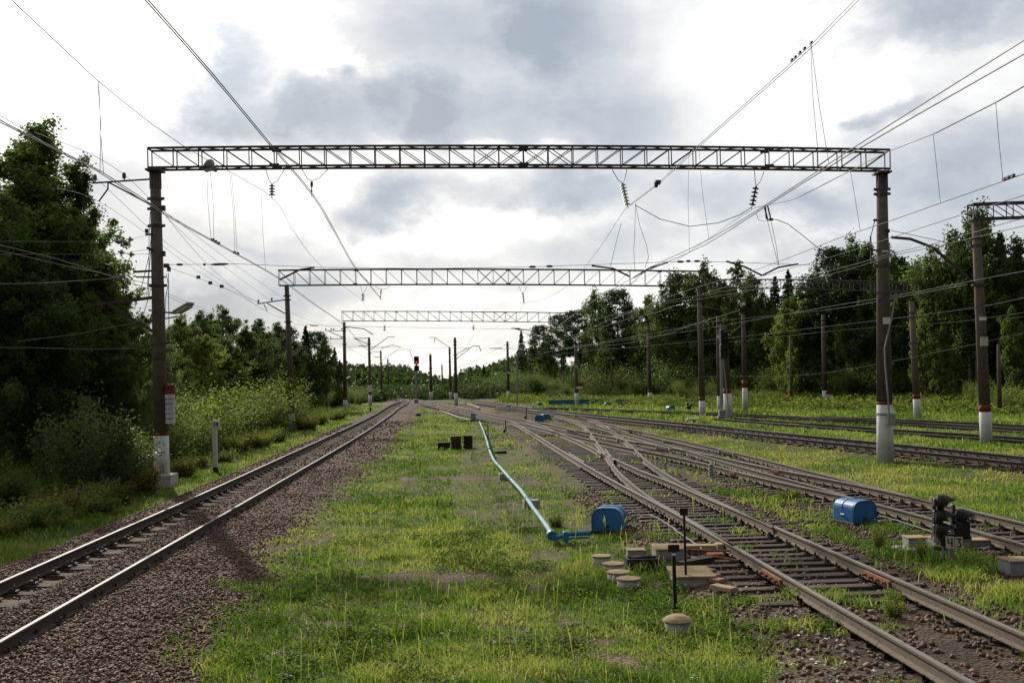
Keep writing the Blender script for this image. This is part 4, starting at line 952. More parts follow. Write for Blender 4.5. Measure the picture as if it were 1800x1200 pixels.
wire('twisted cable from the left edge to the near mast', [PT(-60, 500, 33), PT(70, 498, 34), PT(190, 490, 36), PT(236, 481, 37.7)], .016, name='service_wire', group='service wires at the left mast')
wire('level wires with four cup insulators left of the near mast', [PT(-40, 424, 37.9), PT(120, 425, 37.9), PT(213, 424, 37.9), PT(232, 420, 37.9), PT(268, 412, 37.9)], .008, extra=[[PT(-40, 446, 37.9), PT(205, 447, 37.9), PT(232, 443, 37.9), PT(268, 437, 37.9)], [PT(205, 446, 37.9), PT(240, 447, 37.9), PT(268, 446, 37.9)]], name='service_wire', group='service wires at the left mast')
wire('slack low wire across the left trees to the near mast', [PT(-60, 611, 36), PT(60, 611, 36.5), PT(150, 614, 37), PT(245, 612, 37.2)], .011, extra=[[PT(30, 600, 36), PT(130, 588, 36.7), PT(232, 568, 37.3), PT(268, 552, 37.7)]], name='service_wire', group='service wires at the left mast')
for i, (lab, x, y) in enumerate((('upper left cup insulator on the level wires', 213, 424), ('upper right cup insulator on the level wires', 229, 421), ('lower left cup insulator on the level wires', 213, 443), ('lower right cup insulator on the level wires', 231, 447))):
    q = PT(x, y, 37.9); t = thing('cup_insulator', lab, 'insulator', q, 'cup insulators left of the near mast'); rot = Matrix.Rotation(R(-80 if x < 220 else 100), 3, 'Y')
    part(MB().lathe([(.02, -.14), (.03, -.06), (.10, -.03), (.11, .0), (.05, .02), (.045, .06), (.02, .12)], q, 12, 0, rot), 'porcelain_cup', M['grey_metal'], t, True)
# far wires that fan out over the vanishing point
wire('fan of thin far wires above the end of the main line', [PT(676, 640, 125), PT(730, 648, 200)], .02, extra=[[PT(609, 609, 126), PT(660, 636, 160), PT(705, 648, 200)], [PT(832, 590, 124), PT(806, 628, 160), PT(780, 650, 210)], [PT(900, 600, 110), PT(830, 635, 160), PT(790, 652, 215)], [PT(920, 620, 105), PT(850, 640, 160)], [PT(960, 585, 123), PT(870, 622, 160), PT(805, 645, 200)]])
wire('sagging wire between the middle mast pair and the plated mast', [PT(802, 612, 165), PT(845, 615, 140), PT(893, 612, 121)], .02, extra=[[PT(803, 631, 160), PT(850, 631, 140), PT(893, 628, 121)]])

# ---------------------------------------------------------------- signals and trackside things
def hood(mb, c, fwd, r, L, mi=0):
    """round lamp body with a long visor pointing along fwd"""
    c = Vector(c); f = Vector(fwd).normalized(); q = f.to_track_quat('Z', 'Y').to_matrix()
    mb.lathe([(r*.55, -L*.45), (r*.95, -L*.35), (r, -.02), (r*.98, .02), (r*.8, .025)], c, 16, mi, q)
    n = 12; s = f.cross(Vector((0, 0, 1))).normalized(); u = s.cross(f)
    ri, ro = [], []
    for k in range(n+1):
        a = R(-25)+R(230)*k/n; d = s*math.cos(a)+u*math.sin(a); up = max(0, math.sin(a))
        ri.append(c+d*r*1.0); ro.append(c+d*r*(.92-.10*up)+f*(L*(.35+.75*up))-Vector((0, 0, 1))*r*.35*up)
    th = .012
    vs = ri+ro+[p-(p-c).normalized()*th for p in ri]+[p-(p-c-f*L*.5).normalized()*th for p in ro]
    m = n+1; fs = []
    for k in range(n): fs += [(k, k+1, m+k+1, m+k), (2*m+k+1, 2*m+k, 3*m+k, 3*m+k+1), (m+k, m+k+1, 3*m+k+1, 3*m+k)]
    mb.add(vs, fs, mi)
# dwarf signal with the number plates
b = GP(1671, 992); Y = b.y
DS = thing('dwarf_signal', 'black five-headed dwarf signal with number plates beside the right-hand track', 'signal', b)
pc = lambda x, y, dy=0: PT(x, y, Y+dy)
fw = Vector((.86, -.42, -.05))
for x, y in ((1657, 882), (1655, 908), (1655, 931), (1692, 907)):
    m_ = MB(); hood(m_, pc(x, y), fw, .135, .22); part(m_, 'signal_head', M['black'], DS)
part(MB().box(pc(1688, 930), (.24, .22, .30), bev=.03), 'lamp_case', M['black'], DS)
m_ = MB()
for x, y in ((1643, 882), (1643, 903), (1643, 928), (1675, 893), (1674, 913)): m_.box(pc(x, y, .02), (.05, .08, .13), bev=.01)
m_.bar(pc(1641, 875, .06), pc(1643, 950, .06), .05, .05); m_.bar(pc(1675, 890, .06), pc(1676, 945, .06), .05, .05); m_.box(pc(1672, 944, .03), (.62, .16, .05)); m_.box(pc(1668, 939, -.02), (.5, .12, .03))
m_.bar(pc(1640, 962), pc(1660, 964), .06, .06)
part(m_, 'frame', M['steel'], DS)
part(MB().box(pc(1644, 948, -.05), (.07, .05, .10), bev=.008), 'junction_box', M['silver'], DS)
for x0, y0, x1, y1 in ((1656, 960, 1658, 987), (1672, 962, 1672, 993)): part(MB().tube([pc(x0, y0), pc(x1, y1)+Vector((0, 0, -.1))], .038, 10), 'leg', M['grey_metal'], DS)
part(MB().box(pc(1658, 955, .02), (.10, .05, .22)), 'bracket', M['steel'], DS)
pl = part(MB().box(pc(1669.5, 953, -.14), (.135, .012, .20)), 'number_plate', M['yellowish'], DS)
pr = part(MB().box(pc(1685, 953.5, -.14), (.135, .012, .20)), 'number_plate', M['yellowish'], DS)
def strokes(segs, c, w, h, th, yoff=-.0085):
    m_ = MB()
    for (x0, y0, x1, y1) in segs:
        m_.bar(c+Vector(((x0-.5)*w, yoff, (y0-.5)*h)), c+Vector(((x1-.5)*w, yoff, (y1-.5)*h)), .004, th)
    return m_
SEG_CH = [(.05, 1, .05, .62), (.05, .62, .25, .47), (.25, .47, .92, .47), (.92, 1, .92, 0)]
SEG_3 = [(.05, .97, .95, .97), (.95, .97, .45, .58), (.45, .58, .8, .52), (.8, .52, .95, .32), (.95, .32, .85, .08), (.85, .08, .5, 0), (.5, 0, .05, .10)]
SEG_7 = [(0, 1, 1, 1), (1, 1, .35, 0)]
SEG_4 = [(.75, 0, .75, 1), (.75, 1, 0, .35), (0, .35, 1, .35)]
part(strokes(SEG_CH, pc(1669.5, 953, -.14), .075, .14, .020), 'numeral', M['black'], pl)
part(strokes(SEG_3, pc(1685, 953.5, -.14), .080, .14, .020), 'numeral', M['black'], pr)
# small dwarf signal farther back
b = GP(1211, 727); t = thing('dwarf_signal', 'small distant dwarf signal on white legs left of the white-footed mast', 'signal', b); Yd = b.y
for x, y in ((1209, 709.5), (1209, 715), (1214.5, 712)): m_ = MB(); hood(m_, PT(x, y, Yd), Vector((.5, -.85, -.05)), .12, .25); part(m_, 'signal_head', M['black'], t)
part(MB().box(PT(1211.5, 717, Yd), (.34, .2, .16), bev=.03), 'lamp_case', M['black'], t)
for x in (1209.5, 1213): part(MB().tube([PT(x, 719, Yd), PT(x, 728, Yd)], .05, 8), 'leg', M['white_paint'], t)
# red mast signal
Yr = 135; b = PT(732, 707, Yr); t = thing('mast_signal', 'tall slim mast signal showing a red light beside the main line', 'signal', b)
part(MB().tube([b, PT(732, 640, Yr)], [.12, .10], 10), 'post', M['grey_metal'], t)
hd = part(MB().box(PT(732, 633, Yr), (.62, .25, 1.0), bev=.06), 'signal_head', M['black'], t); hd2 = part(MB().box(PT(732.5, 647, Yr), (.60, .25, .70), bev=.06), 'signal_head', M['black'], t)
part(MB().lathe([(.15, 0), (.15, .03)], PT(732, 636.5, Yr-.16), 14, 0, Matrix.Rotation(R(90), 3, 'X')), 'red_light', M['red_lamp'], hd)
for px_, py_ in ((732, 629), (732.5, 645)):
    m_ = MB(); hood(m_, PT(px_, py_, Yr-.14), Vector((0, -1, 0)), .14, .2); part(m_, 'hood', M['black'], hd if py_ < 640 else hd2)
part(MB().box(b+Vector((0, 0, .15)), (.5, .5, .5), bev=.05), 'foundation', M['pale_concrete'], t)
# black mast signal seen edge-on
Ym = 73; b = PT(1268, 738, Ym); t = thing('mast_signal', 'black mast signal with hooded heads, seen from the side, beside the brown mast', 'signal', b)
part(MB().tube([b, PT(1267, 570, Ym)], [.10, .075], 10), 'post', M['grey_metal'], t)
part(MB().bar(b, PT(1264, 572, Ym+.3), .05, .03), 'ladder', M['grey_metal'], t)
part(MB().tube([PT(1282, 734, Ym), PT(1271, 628, Ym)], .035, 6), 'strut', M['grey_metal'], t)
for yy in ((585, 597), (612, 621)):
    c = (yy[0]+yy[1])/2; hh = part(MB().box(PT(1272, c, Ym), (.50, .5, 1.0), bev=.08), 'signal_head', M['black'], t)
    for y in yy: m_ = MB(); hood(m_, PT(1274, y, Ym-.2), Vector((.25, -1, -.05)), .16, .35); part(m_, 'hood', M['black'], hh)
part(MB().tube([PT(1280, 590, Ym), PT(1301, 573, Ym), PT(1304, 573, Ym)], .03, 6), 'arm', M['silver'], t)
part(MB().box(PT(1269, 727, Ym-.3), (.42, .35, .55), bev=.04).box(PT(1268, 733, Ym-.3), (.5, .4, .2), bev=.04), 'cable_box', M['silver'], t)

# kilometre post
b = GP(379, 832); Y = b.y; t = thing('distance_post', 'white distance post numbered 74 on the grass strip left of the main line', 'distance post', b)
h = PT(378, 752, Y).z-b.z
part(MB().box(b+Vector((0, 0, h/2+.12)), (.16, .14, h-.2), bev=.01), 'post', M['white_paint'], t); part(MB().box(b+Vector((0, 0, .09)), (.18, .16, .34)), 'foot', M['black'], t)
bd = part(MB().box(PT(379, 745, Y), (.30, .16, .26), bev=.01), 'number_board', M['white_paint'], t)
part(strokes(SEG_7, PT(376.3, 745, Y-.085), .08, .17, .028), 'numeral', M['black'], bd); part(strokes(SEG_4, PT(381.6, 745, Y-.085), .10, .17, .028), 'numeral', M['black'], bd)
# low plate sign on a short post by the bend
b = GP(651, 724); t = thing('low_marker', 'low black and white marker at the foot of the bank beside the main line bend', 'marker', b)
part(MB().tube([b, b+Vector((0, 0, .55))], .10, 8), 'post', M['black'], t); part(MB().box(b+Vector((0, 0, .05)), (.55, .25, .12)), 'foot', M['white_paint'], t)

# concrete stumps, round domed cover, slabs
GR = 'round concrete stumps beside the points'
for lab, px, py, w in (('farthest of the four round concrete stumps beside the points', 1057, 975, .175), ('second farthest of the four round stumps, partly behind the third', 1078, 988.5, .185), ('third round concrete stump, between two others', 1087, 1003, .187), ('nearest of the four round concrete stumps', 1105, 1014.5, .19)):
    p = UNP(px, py, -.15); g_ = GZ(p.x, p.y); t = thing('concrete_stump', lab, 'stump', (p.x, p.y, g_), GR)
    part(MB().lathe([(w*.96, g_-.1), (w*.97, -.18)], (p.x, p.y, 0), 24), 'shaft', M['pale_concrete'], t, True)
    part(MB().lathe([(w*1.02, -.178), (w*1.05, -.172), (w*1.05, -.158), (w*1.0, -.152), (w*.3, -.148)], (p.x, p.y, 0), 24), 'lid', M['tan_cover'], t)
p = UNP(1191, 1088, -.17); g_ = GZ(p.x, p.y); t = thing('domed_cover', 'round manhole stump with a domed tan lid in the foreground grass', 'manhole cover', (p.x, p.y, g_))
part(MB().lathe([(.165, g_-.1), (.17, -.19)], (p.x, p.y, 0), 24), 'shaft', M['pale_concrete'], t, True)
part(MB().lathe([(.19, -.19), (.20, -.182), (.195, -.168), (.16, -.138), (.10, -.112), (.04, -.102)], (p.x, p.y, 0), 24), 'lid', M['tan_cover'], t)
for lab, px, py, pt, pw, ph, w in (('black marker plate on a post right behind the domed cover', 1187, 1075, 963, 20, 13, 1184), ('black marker plate on a thin post standing at the tan slabs', 1206, 1030, 899, 14, 13, 1202)):
    b = GP(px, py); Y = b.y; t = thing('marker_post', lab, 'marker post', b, 'black marker plates on posts'); s = Y/1900
    part(MB().box((b+PT(w, pt, Y))/2, (.050 if px < 1200 else .035, .04, PT(w, pt, Y).z-b.z), Matrix.Rotation(-.012, 3, 'Y')), 'post', M['black'], t)
    part(MB().box(PT(w, pt, Y-.03), (pw*s, .015, ph*s), bev=.003), 'plate', M['black'], t)
    if px < 1200: part(MB().box(PT(w+.3, 973.5, Y-.025), (.05, .012, .035)), 'mark', M['white_plate'], t)
# point machine with its cover, boxes and rods
def boxat(t, name, px, py, wpx, hpx, depth, mat, zt=None, rz=0, bev=.015, Y=None, lid=None, lidh=.03):
    """px,py bottom centre of the near face"""
    b = GP(px, py) if Y is None else PT(px, py, Y); s = b.y/1900; w, h = wpx*s, hpx*s
    rot = Matrix.Rotation(rz, 3, 'Z'); o = part(MB().box(b+rot @ Vector((0, depth/2, h/2)), (w, depth, h), rot, 0, bev), name, M[mat], t)
    if lid: part(MB().box(b+rot @ Vector((0, depth/2, h+lidh/2)), (w+.03, depth+.03, lidh), rot, 0, .006), 'lid', M[lid], t)
    return o, b
b = GP(1178, 992); t = thing('point_machine', 'grey point machine with a tan lid left of the track on dark timbers', 'point machine', b)
boxat(t, 'case', 1179, 991, 50, 24, .62, 'grey_metal', lid='tan_cover')
q = GP(1232, 973); part(MB().box(q+Vector((0, .1, .12)), (.62, .22, .07)).box(q+Vector((.34, .0, .06)), (.12, .26, .26)), 'rod_cover', M['tan_cover'], t)
q = GP(1205, 1000); part(MB().bar(q+Vector((-.1, 0, .07)), GP(1250, 990)+Vector((0, 0, .07)), .16, .12), 'mounting_beam', M['timber'], t)
m_ = MB(); m_.tube([GP(1215, 978)+Vector((0, 0, .12)), UNP(1290, 968, -.12)], .02, 6); m_.tube([GP(1240, 987)+Vector((0, 0, .12)), UNP(1300, 985, -.14)], .02, 6); m_.box(GP(1258, 984)+Vector((0, 0, .1)), (.28, .22, .05))
part(m_, 'rod', M['bright_rust'], t)
b = GP(1119, 985); t = thing('cable_box', 'small grey cable box with a tan lid between the stumps and the point machine', 'cable box', b)
boxat(t, 'case', 1119, 985, 30, 17, .3, 'grey_metal', lid='tan_cover', lidh=.02)
b = GP(1132, 1003); t = thing('timber_trough', 'dark open timber trough in front of the small grey cable box', 'trough', b); s = b.y/1900; w, h = 58*s, 21*s
rot = Matrix.Rotation(R(3), 3, 'Z'); m_ = MB(); m_.box(b+rot @ Vector((0, .02, h/2)), (w, .05, h), rot, 0, .006); m_.box(b+rot @ Vector((0, .34, h/2)), (w, .05, h), rot, 0, .006)
for sx in (-1, 1): m_.box(b+rot @ Vector((sx*(w/2-.025), .18, h/2)), (.05, .27, h), rot, 0, .006)
part(m_, 'sides', M['timber'], t); part(MB().box(b+rot @ Vector((0, .18, h*.62)), (w-.1, .27, .03), rot), 'floor', M['black'], t)
part(MB().tube([b+Vector((-.2, .2, h*.9)), b+Vector((.1, .16, h*1.06)), b+Vector((.26, .2, h*.95))], .03, 6), 'cable', M['black'], t)
b = GP(1222, 1030); t = thing('cable_chamber', 'concrete chamber under two tan board slabs beside the thin black marker post', 'chamber', b); s = b.y/1900
part(MB().box(b+Vector((0, .42, -.02)), (.56, .92, .30), bev=.01), 'wall', M['pale_concrete'], t)
for k in range(2): part(MB().box(b+Vector((0, .17+.50*k, .15)), (.66, .48, .04), Matrix.Rotation(R(random.uniform(-2, 2)), 3, 'Z'), 0, .005), 'cover_slab', M['tan_cover'], t)
for k, (x, y) in enumerate(((1243, 1010), (1252, 1019), (1259, 1027), (1272, 1041))):
    b = GP(x, y); t_ = MB().box((0, 0, .07), (.17, .26 if k < 3 else .42, .07), Matrix.Rotation(R(38), 3, 'Z'), 0, .01).build('cover_slab', M['red_tile'] if k < 3 else M['tan_cover']); t_.location = b
    tag(t_, ('reddish slab nearest the point machine in the row of trough covers', 'reddish slab, second from the point machine in the row of trough covers', 'reddish slab, third from the point machine in the row of trough covers', 'long tan slab ending the row of trough covers')[k], 'slab', 'trough cover slabs')
# operating rod line along the left rail
t = wire('thin pale pipe lying along the ties between the blue cover and the point machine', [UNP(x, y, -.12) for x, y in ((1142, 904), (1160, 912), (1185, 928), (1188, 932), (1215, 950), (1234, 964))], .017, 'pipe', 'thin pipes along the track', 'thin_pipe', mat='silver')
t = wire('thin pale pipe lying between the right blue cover and the dwarf signal', [UNP(x, y, -.14) for x, y in ((1545, 905), (1580, 915), (1620, 928), (1650, 938))], .015, 'pipe', 'thin pipes along the track', 'thin_pipe', mat='silver')
# point machine at the dwarf signal
b = GP(1613, 969); t = thing('cable_box', 'grey cable box with an orange-tan lid left of the dwarf signal', 'cable box', b); boxat(t, 'case', 1613, 968, 31, 21, .32, 'grey_metal', lid='tan_cover'); part(MB().box(b+Vector((-.1, .1, 0)), (.5, .5, .14), bev=.02), 'foot', M['pale_concrete'], t)
b = GP(1690, 967); t = thing('point_machine', 'low grey point machine with a tan lid half hidden behind the dwarf signal', 'point machine', b)
boxat(t, 'case', 1676, 965, 62, 15, .5, 'grey_metal', lid='tan_cover'); boxat(t, 'rod_cover', 1722, 962, 34, 11, .3, 'grey_metal', lid='tan_cover')
b = GP(1796, 1014); t = thing('cable_box', 'grey cable box with a tan lid cut by the right edge of the photo', 'cable box', b); boxat(t, 'case', 1797, 1013, 42, 25, .42, 'grey_metal', lid='tan_cover')
b = GP(1220, 742); t = thing('cable_box', 'low dark stone-covered pit beside the white-footed mast in the grass', 'pit', b); part(MB().box(b+Vector((0, .3, .12)), (.95, .7, .30), bev=.1), 'cover', M['pale_concrete'], t); part(MB().box(b+Vector((0, .25, .03)), (1.1, .9, .2), bev=.05), 'wall', M['timber'], t)

# blue covers
def rrect(w, h, r, n=6, flat=True):
    P = []
    for cx, cz, a0 in ((w/2-r, h-r, 0), (-w/2+r, h-r, 90)):
        for k in range(n+1): a = R(a0+90*k/n); P.append((cx+r*math.cos(a), cz+r*math.sin(a)))
    r2 = r*.5
    for cx, cz, a0 in ((-w/2+r2, r2, 180), (w/2-r2, r2, 270)):
        for k in range(n): a = R(a0+90*k/n); P.append((cx+r2*math.cos(a), cz+r2*math.sin(a)))
    return P
def blue_cover(label, px, py, wpx, hpx, depth, rz, name='blue_cover', mat='blue_cover'):
    b = GP(px, py); s = b.y/1900; w, h = wpx*s, hpx*s; t = thing(name, label, 'cover', b, 'blue covers over the point gear'); rot = Matrix.Rotation(rz, 3, 'Z')
    outer = rrect(w, h, w*.32); inner = [(x*.93, z*.93+h*.03) for x, z in outer]
    m_ = MB(); n = len(outer); c = b
    R0 = [rot @ Vector((x*.97, .0, z))+c for x, z in outer]; R1 = [rot @ Vector((x, .04, z))+c for x, z in outer]; R2 = [rot @ Vector((x, depth-.05, z))+c for x, z in outer]; R3 = [rot @ Vector((x*.94, depth, z*.96))+c for x, z in outer]
    vs = R0+R1+R2+R3; fs = [tuple(range(n)), tuple(range(4*n-1, 3*n-1, -1))]
    for k in range(3):
        for i in range(n): fs.append((k*n+i, k*n+n+i, k*n+n+(i+1) % n, k*n+(i+1) % n))
    m_.add(vs, fs); part(m_, 'shell', M[mat], t)
    part(MB().tube([rot @ Vector((x*.955, -.004, z))+c for x, z in outer]+[rot @ Vector((outer[0][0]*.955, -.004, outer[0][1]))+c], .010, 5, 0, False), 'rim', M[mat], t)
    for sx in (-1, 1): part(MB().box(rot @ Vector((sx*w*.49, depth*.5, h*.38))+c, (.05, .16, .05), rot, 0, .01), 'handle', M['blue_dark'], t)
    if wpx > 30:
        part(MB().box(rot @ Vector((0, depth*.5, .02))+c, (w*1.06, depth*1.06, .10), rot, 0, .02), 'base_frame', M['timber'], t)
        part(MB().box(rot @ Vector((0, -.012, h*.30))+c, (.07, .03, .09), rot, 0, .008), 'lock', M['steel'], t)
        part(MB().tube([rot @ Vector((x*1.004, depth*.55, z*1.004))+c for x, z in outer[:2*7]], .012, 5, 0, False), 'seam', M['blue_dark'], t)
    return t
blue_cover('large blue box cover standing by the blue pipe left of the tracks', 1067, 938, 56, 45, .72, R(-14))
blue_cover('large blue box cover in the grass strip left of the dwarf signal', 1521, 923, 48, 43, .78, R(16))
blue_cover('middle-distance blue cover, left and nearer one of a pair', 948, 741, 16, 12, .9, R(-5)); blue_cover('middle-distance blue cover behind its nearer twin on a dirt heap', 960, 738, 17, 10, 1.0, R(10))
blue_cover('far blue cover by the crossing tracks before the dark mast', 949, 714, 9, 7, .9, 0); blue_cover('far pale blue cover in the grass beside the plated mast', 893, 717, 10, 5, 1.0, 0, mat='blue_pipe')
blue_cover('far blue cover at the foot of the twin lamp post', 1069, 715, 12, 8, .9, 0); blue_cover('far blue cover left of the small dwarf signal', 1181, 722.5, 13, 9, .9, R(8))
# blue pipe
pp = [(843, 741, .05), (849, 755, .03), (855, 772, .02), (860, 790, .02), (868, 808, .01), (880, 822, 0), (893, 837, 0), (905, 850, 0), (916, 862, 0), (926, 876, 0), (940, 896, -.01), (955, 916, -.03), (970, 938, -.08)]
P = [UNP(x, y, z-.06) for x, y, z in pp]; t = thing('water_pipe', 'light blue pipe curving over the grass to the large blue cover', 'pipe', (P[6].x, P[6].y, GZ(P[6].x, P[6].y)))
PQ = resample(P, .35, 2); part(MB().tube(PQ, .048, 12), 'pipe', M['blue_pipe'], t, True)
for k in range(9, len(PQ)-4, 14): part(MB().tube([PQ[k]-(PQ[k+1]-PQ[k])*.12, PQ[k]+(PQ[k+1]-PQ[k])*.12], .064, 12), 'joint', M['blue_pipe'], t)
part(MB().tube([P[3]+(P[4]-P[3])*.0, P[3]+(P[4]-P[3]).normalized()*.12], .10, 12), 'coupling', M['blue_dark'], t)
e_ = P[-1]; part(MB().tube([e_+Vector((-.02, .1, -.02)), e_+Vector((0, -.04, -.03))], .10, 14).tube([e_+Vector((.05, 0, -.09)), UNP(1000, 938, -.18), UNP(1036, 936, -.18)], .05, 8).box(e_+Vector((.28, 0, -.06)), (.10, .14, .22), bev=.02).tube([UNP(990, 946, -.26), UNP(1034, 944, -.26)], .022, 6), 'valve', M['blue_dark'], t)
for lab, x, y, w in (('dark concrete rest under the upper part of the blue pipe', 885, 843, 16), ('grey concrete rest under the lower part of the blue pipe', 934, 893, 28)):
    b = GP(x, y); s = b.y/1900; t = thing('pipe_rest', lab, 'pipe rest', b, 'rests under the blue pipe')
    part(MB().box(b+Vector((0, .12, .06)), (w*s, .25, .30), Matrix.Rotation(R(10), 3, 'Z'), 0, .02), 'block', M['pale_concrete'], t)
for lab, pts, r in (('pale far pipe running left from the far end of the blue pipe', ((773, 722, 0), (790, 727, 0), (808, 734, 0), (830, 738, 0)), .07), ('pale far pipe curving through the grass behind the track', ((800, 709, 0), (818, 709, 0.1), (834, 713, .1), (843, 717.5, 0)), .09)):
    P = [UNP(x, y, z-.1) for x, y, z in pts]; t = thing('water_pipe', lab, 'pipe', P[1], 'far pipes'); part(MB().tube(resample(P, .8, 2), r, 8), 'pipe', M['silver'], t, True)
b = GP(830, 741); t = thing('pipe_stand', 'small grey valve stand where the blue pipe starts', 'valve', b); part(MB().box(b+Vector((.1, 0, .35)), (.38, .3, .75), bev=.06), 'body', M['grey_metal'], t); part(MB().box(b+Vector((0, -.2, .05)), (2.6, .35, .15), Matrix.Rotation(R(4), 3, 'Z')), 'beam', M['timber'], t)
b = GP(858, 772); t = thing('red_marker', 'small red stake with a bent top beside the blue pipe', 'marker', b); part(MB().tube([b, b+Vector((0, 0, .75)), b+Vector((-.2, 0, .8))], .035, 6), 'stake', M['red_paint'], t)
for lab, x, y0, y1 in (('thin black stake left of the first switch', 889, 761, 738), ('thin black stake with a handle left of the two middle-distance blue covers', 925, 736, 717)):
    b = GP(x, y0); t = thing('stake', lab, 'stake', b, 'thin black stakes'); part(MB().tube([b, PT(x, y1, b.y)], .035, 6), 'shaft', M['black'], t); part(MB().box(b+Vector((-.05, 0, .12)), (.2, .15, .2), bev=.03), 'foot', M['black'], t)
# dark timber stacks in the grass
def crate(label, px, py, wpx, hpx, rz, gap=None):
    b = GP(px, py); s = b.y/1900; w, h = wpx*s, hpx*s; t = thing('timber_stack', label, 'timber stack', b, 'dark timber stacks in the grass'); rot = Matrix.Rotation(rz, 3, 'Z')
    n = max(2, round(h/.26))
    for k in range(n): part(MB().box(b+rot @ Vector((random.uniform(-.02, .02), .22, h*(k+.5)/n)), (w*random.uniform(.94, 1), .42, h/n-.015), rot @ Matrix.Rotation(R(random.uniform(-2, 2)), 3, 'Z'), 0, .02), 'timber', M['timber'], t)
crate('low left stack of dark timbers in the grass', 780, 790, 23, 13, R(3)); crate('tall middle stack of dark timbers in the grass', 801.5, 791, 18, 25, R(-2)); crate('tall right stack of dark timbers in the grass', 823, 789, 16, 24, R(2))
b = GP(880, 797); tag(MB().box(b+Vector((0, 0, .06)), (.5, .25, .14), Matrix.Rotation(R(25), 3, 'Z'), 0, .02).build('timber_piece', M['timber']), 'short dark timber lying in the grass right of the blue pipe', 'timber piece', 'loose timbers'); 
b = GP(930, 933); tag(MB().box(b+Vector((0, .1, .03)), (.42, .2, .12), None, 0, .02).build('timber_piece', M['timber']), 'short dark timber lying left of the blue pipe valve', 'timber piece', 'loose timbers')
b = GP(735, 731); tag(MB().box(b+Vector((0, 0, .1)), (.5, .4, .28), Matrix.Rotation(R(20), 3, 'Z'), 0, .08).build('stone_block', M['timber']), 'dark lump on the grass near the far end of the main line', 'block')
# striped fouling post
b = GP(1250, 843); t = thing('striped_post', 'short post with black and white spiral stripes between the tracks', 'marker post', b); hh = 28*b.y/1900
part(MB().tube([b, b+Vector((0, 0, hh))], .068, 12), 'post', M['white_paint'], t)
m_ = MB()
for k in range(5):
    P = [b+Vector((.070*math.cos(a), .070*math.sin(a), hh*(.04+k*.2)+.085*(i/8))) for i, a in enumerate([R(200+200*j/8) for j in range(9)])]; m_.tube(P, .020, 5)
part(m_, 'stripe', M['black'], t)
# far low white fence at the bend
b = GP(850, 700.5); t = thing('low_fence', 'low whitish fence panel far off at the foot of the wooded slope', 'fence', b)
part(MB().box(b+Vector((-.5, 0, .25)), (5.0, .15, .55)), 'panel', M['white_paint'], t)
for k in range(4): part(MB().tube([b+Vector((-2.2+1.1*k, 0, .4)), b+Vector((-2.2+1.1*k, 0, 1.0))], .10, 6), 'post', M['white_paint'], t)
for lab, x0, x1, y in (('long blue-grey barrier by the far sidings in front of the forest', 965, 1060, 712.5), ('short grey barrier behind the twin lamp post', 1082, 1105, 713)):
    b = GP((x0+x1)/2, y); s = b.y/1900; t = thing('low_barrier', lab, 'barrier', b, 'low barriers at the forest'); part(MB().box(b+Vector((0, 0, .35)), ((x1-x0)*s, .15, .6)), 'panel', M['blue_dark'] if x0 < 1000 else M['grey_metal'], t); part(MB().box(b+Vector((0, -.02, .68)), ((x1-x0)*s, .22, .06)), 'rail', M['silver'], t)

# ---------------------------------------------------------------- trees
def leaf_quads(C, size, n_jit=0, flat=.0, droop=0, g=rng, aspect=.6):
    """one small leaf-shaped quad at every centre"""
    n = len(C); th = g.uniform(0, 2*np.pi, n); cz = g.uniform(-1, 1, n)*(1-flat); s = np.sqrt(1-cz**2)
    a = np.stack([s*np.cos(th), s*np.sin(th), cz-droop], -1); a /= np.linalg.norm(a, axis=1)[:, None]
    b = g.normal(size=(n, 3)); b -= (b*a).sum(1)[:, None]*a; b /= np.linalg.norm(b, axis=1)[:, None]
    L = (size*g.uniform(.6, 1.35, n))[:, None]
    A = C-a*L*.5; B = C+b*L*aspect*.5+a*L*.05; D = C+a*L*.5; E = C-b*L*aspect*.5+a*L*.05
    V = np.stack([A, B, D, E], 1).reshape(-1, 3); F = np.arange(4*n).reshape(n, 4); return V, F
def limb_curve(p0, d, L, up, n=5, g=rng):
    P = [np.array(p0, float)]; d = np.array(d, float)
    for k in range(n):
        d = d+np.array([g.normal()*.10, g.normal()*.10, up/n]); d /= np.linalg.norm(d); P.append(P[-1]+d*L/n)
    return P
PROTO = {}
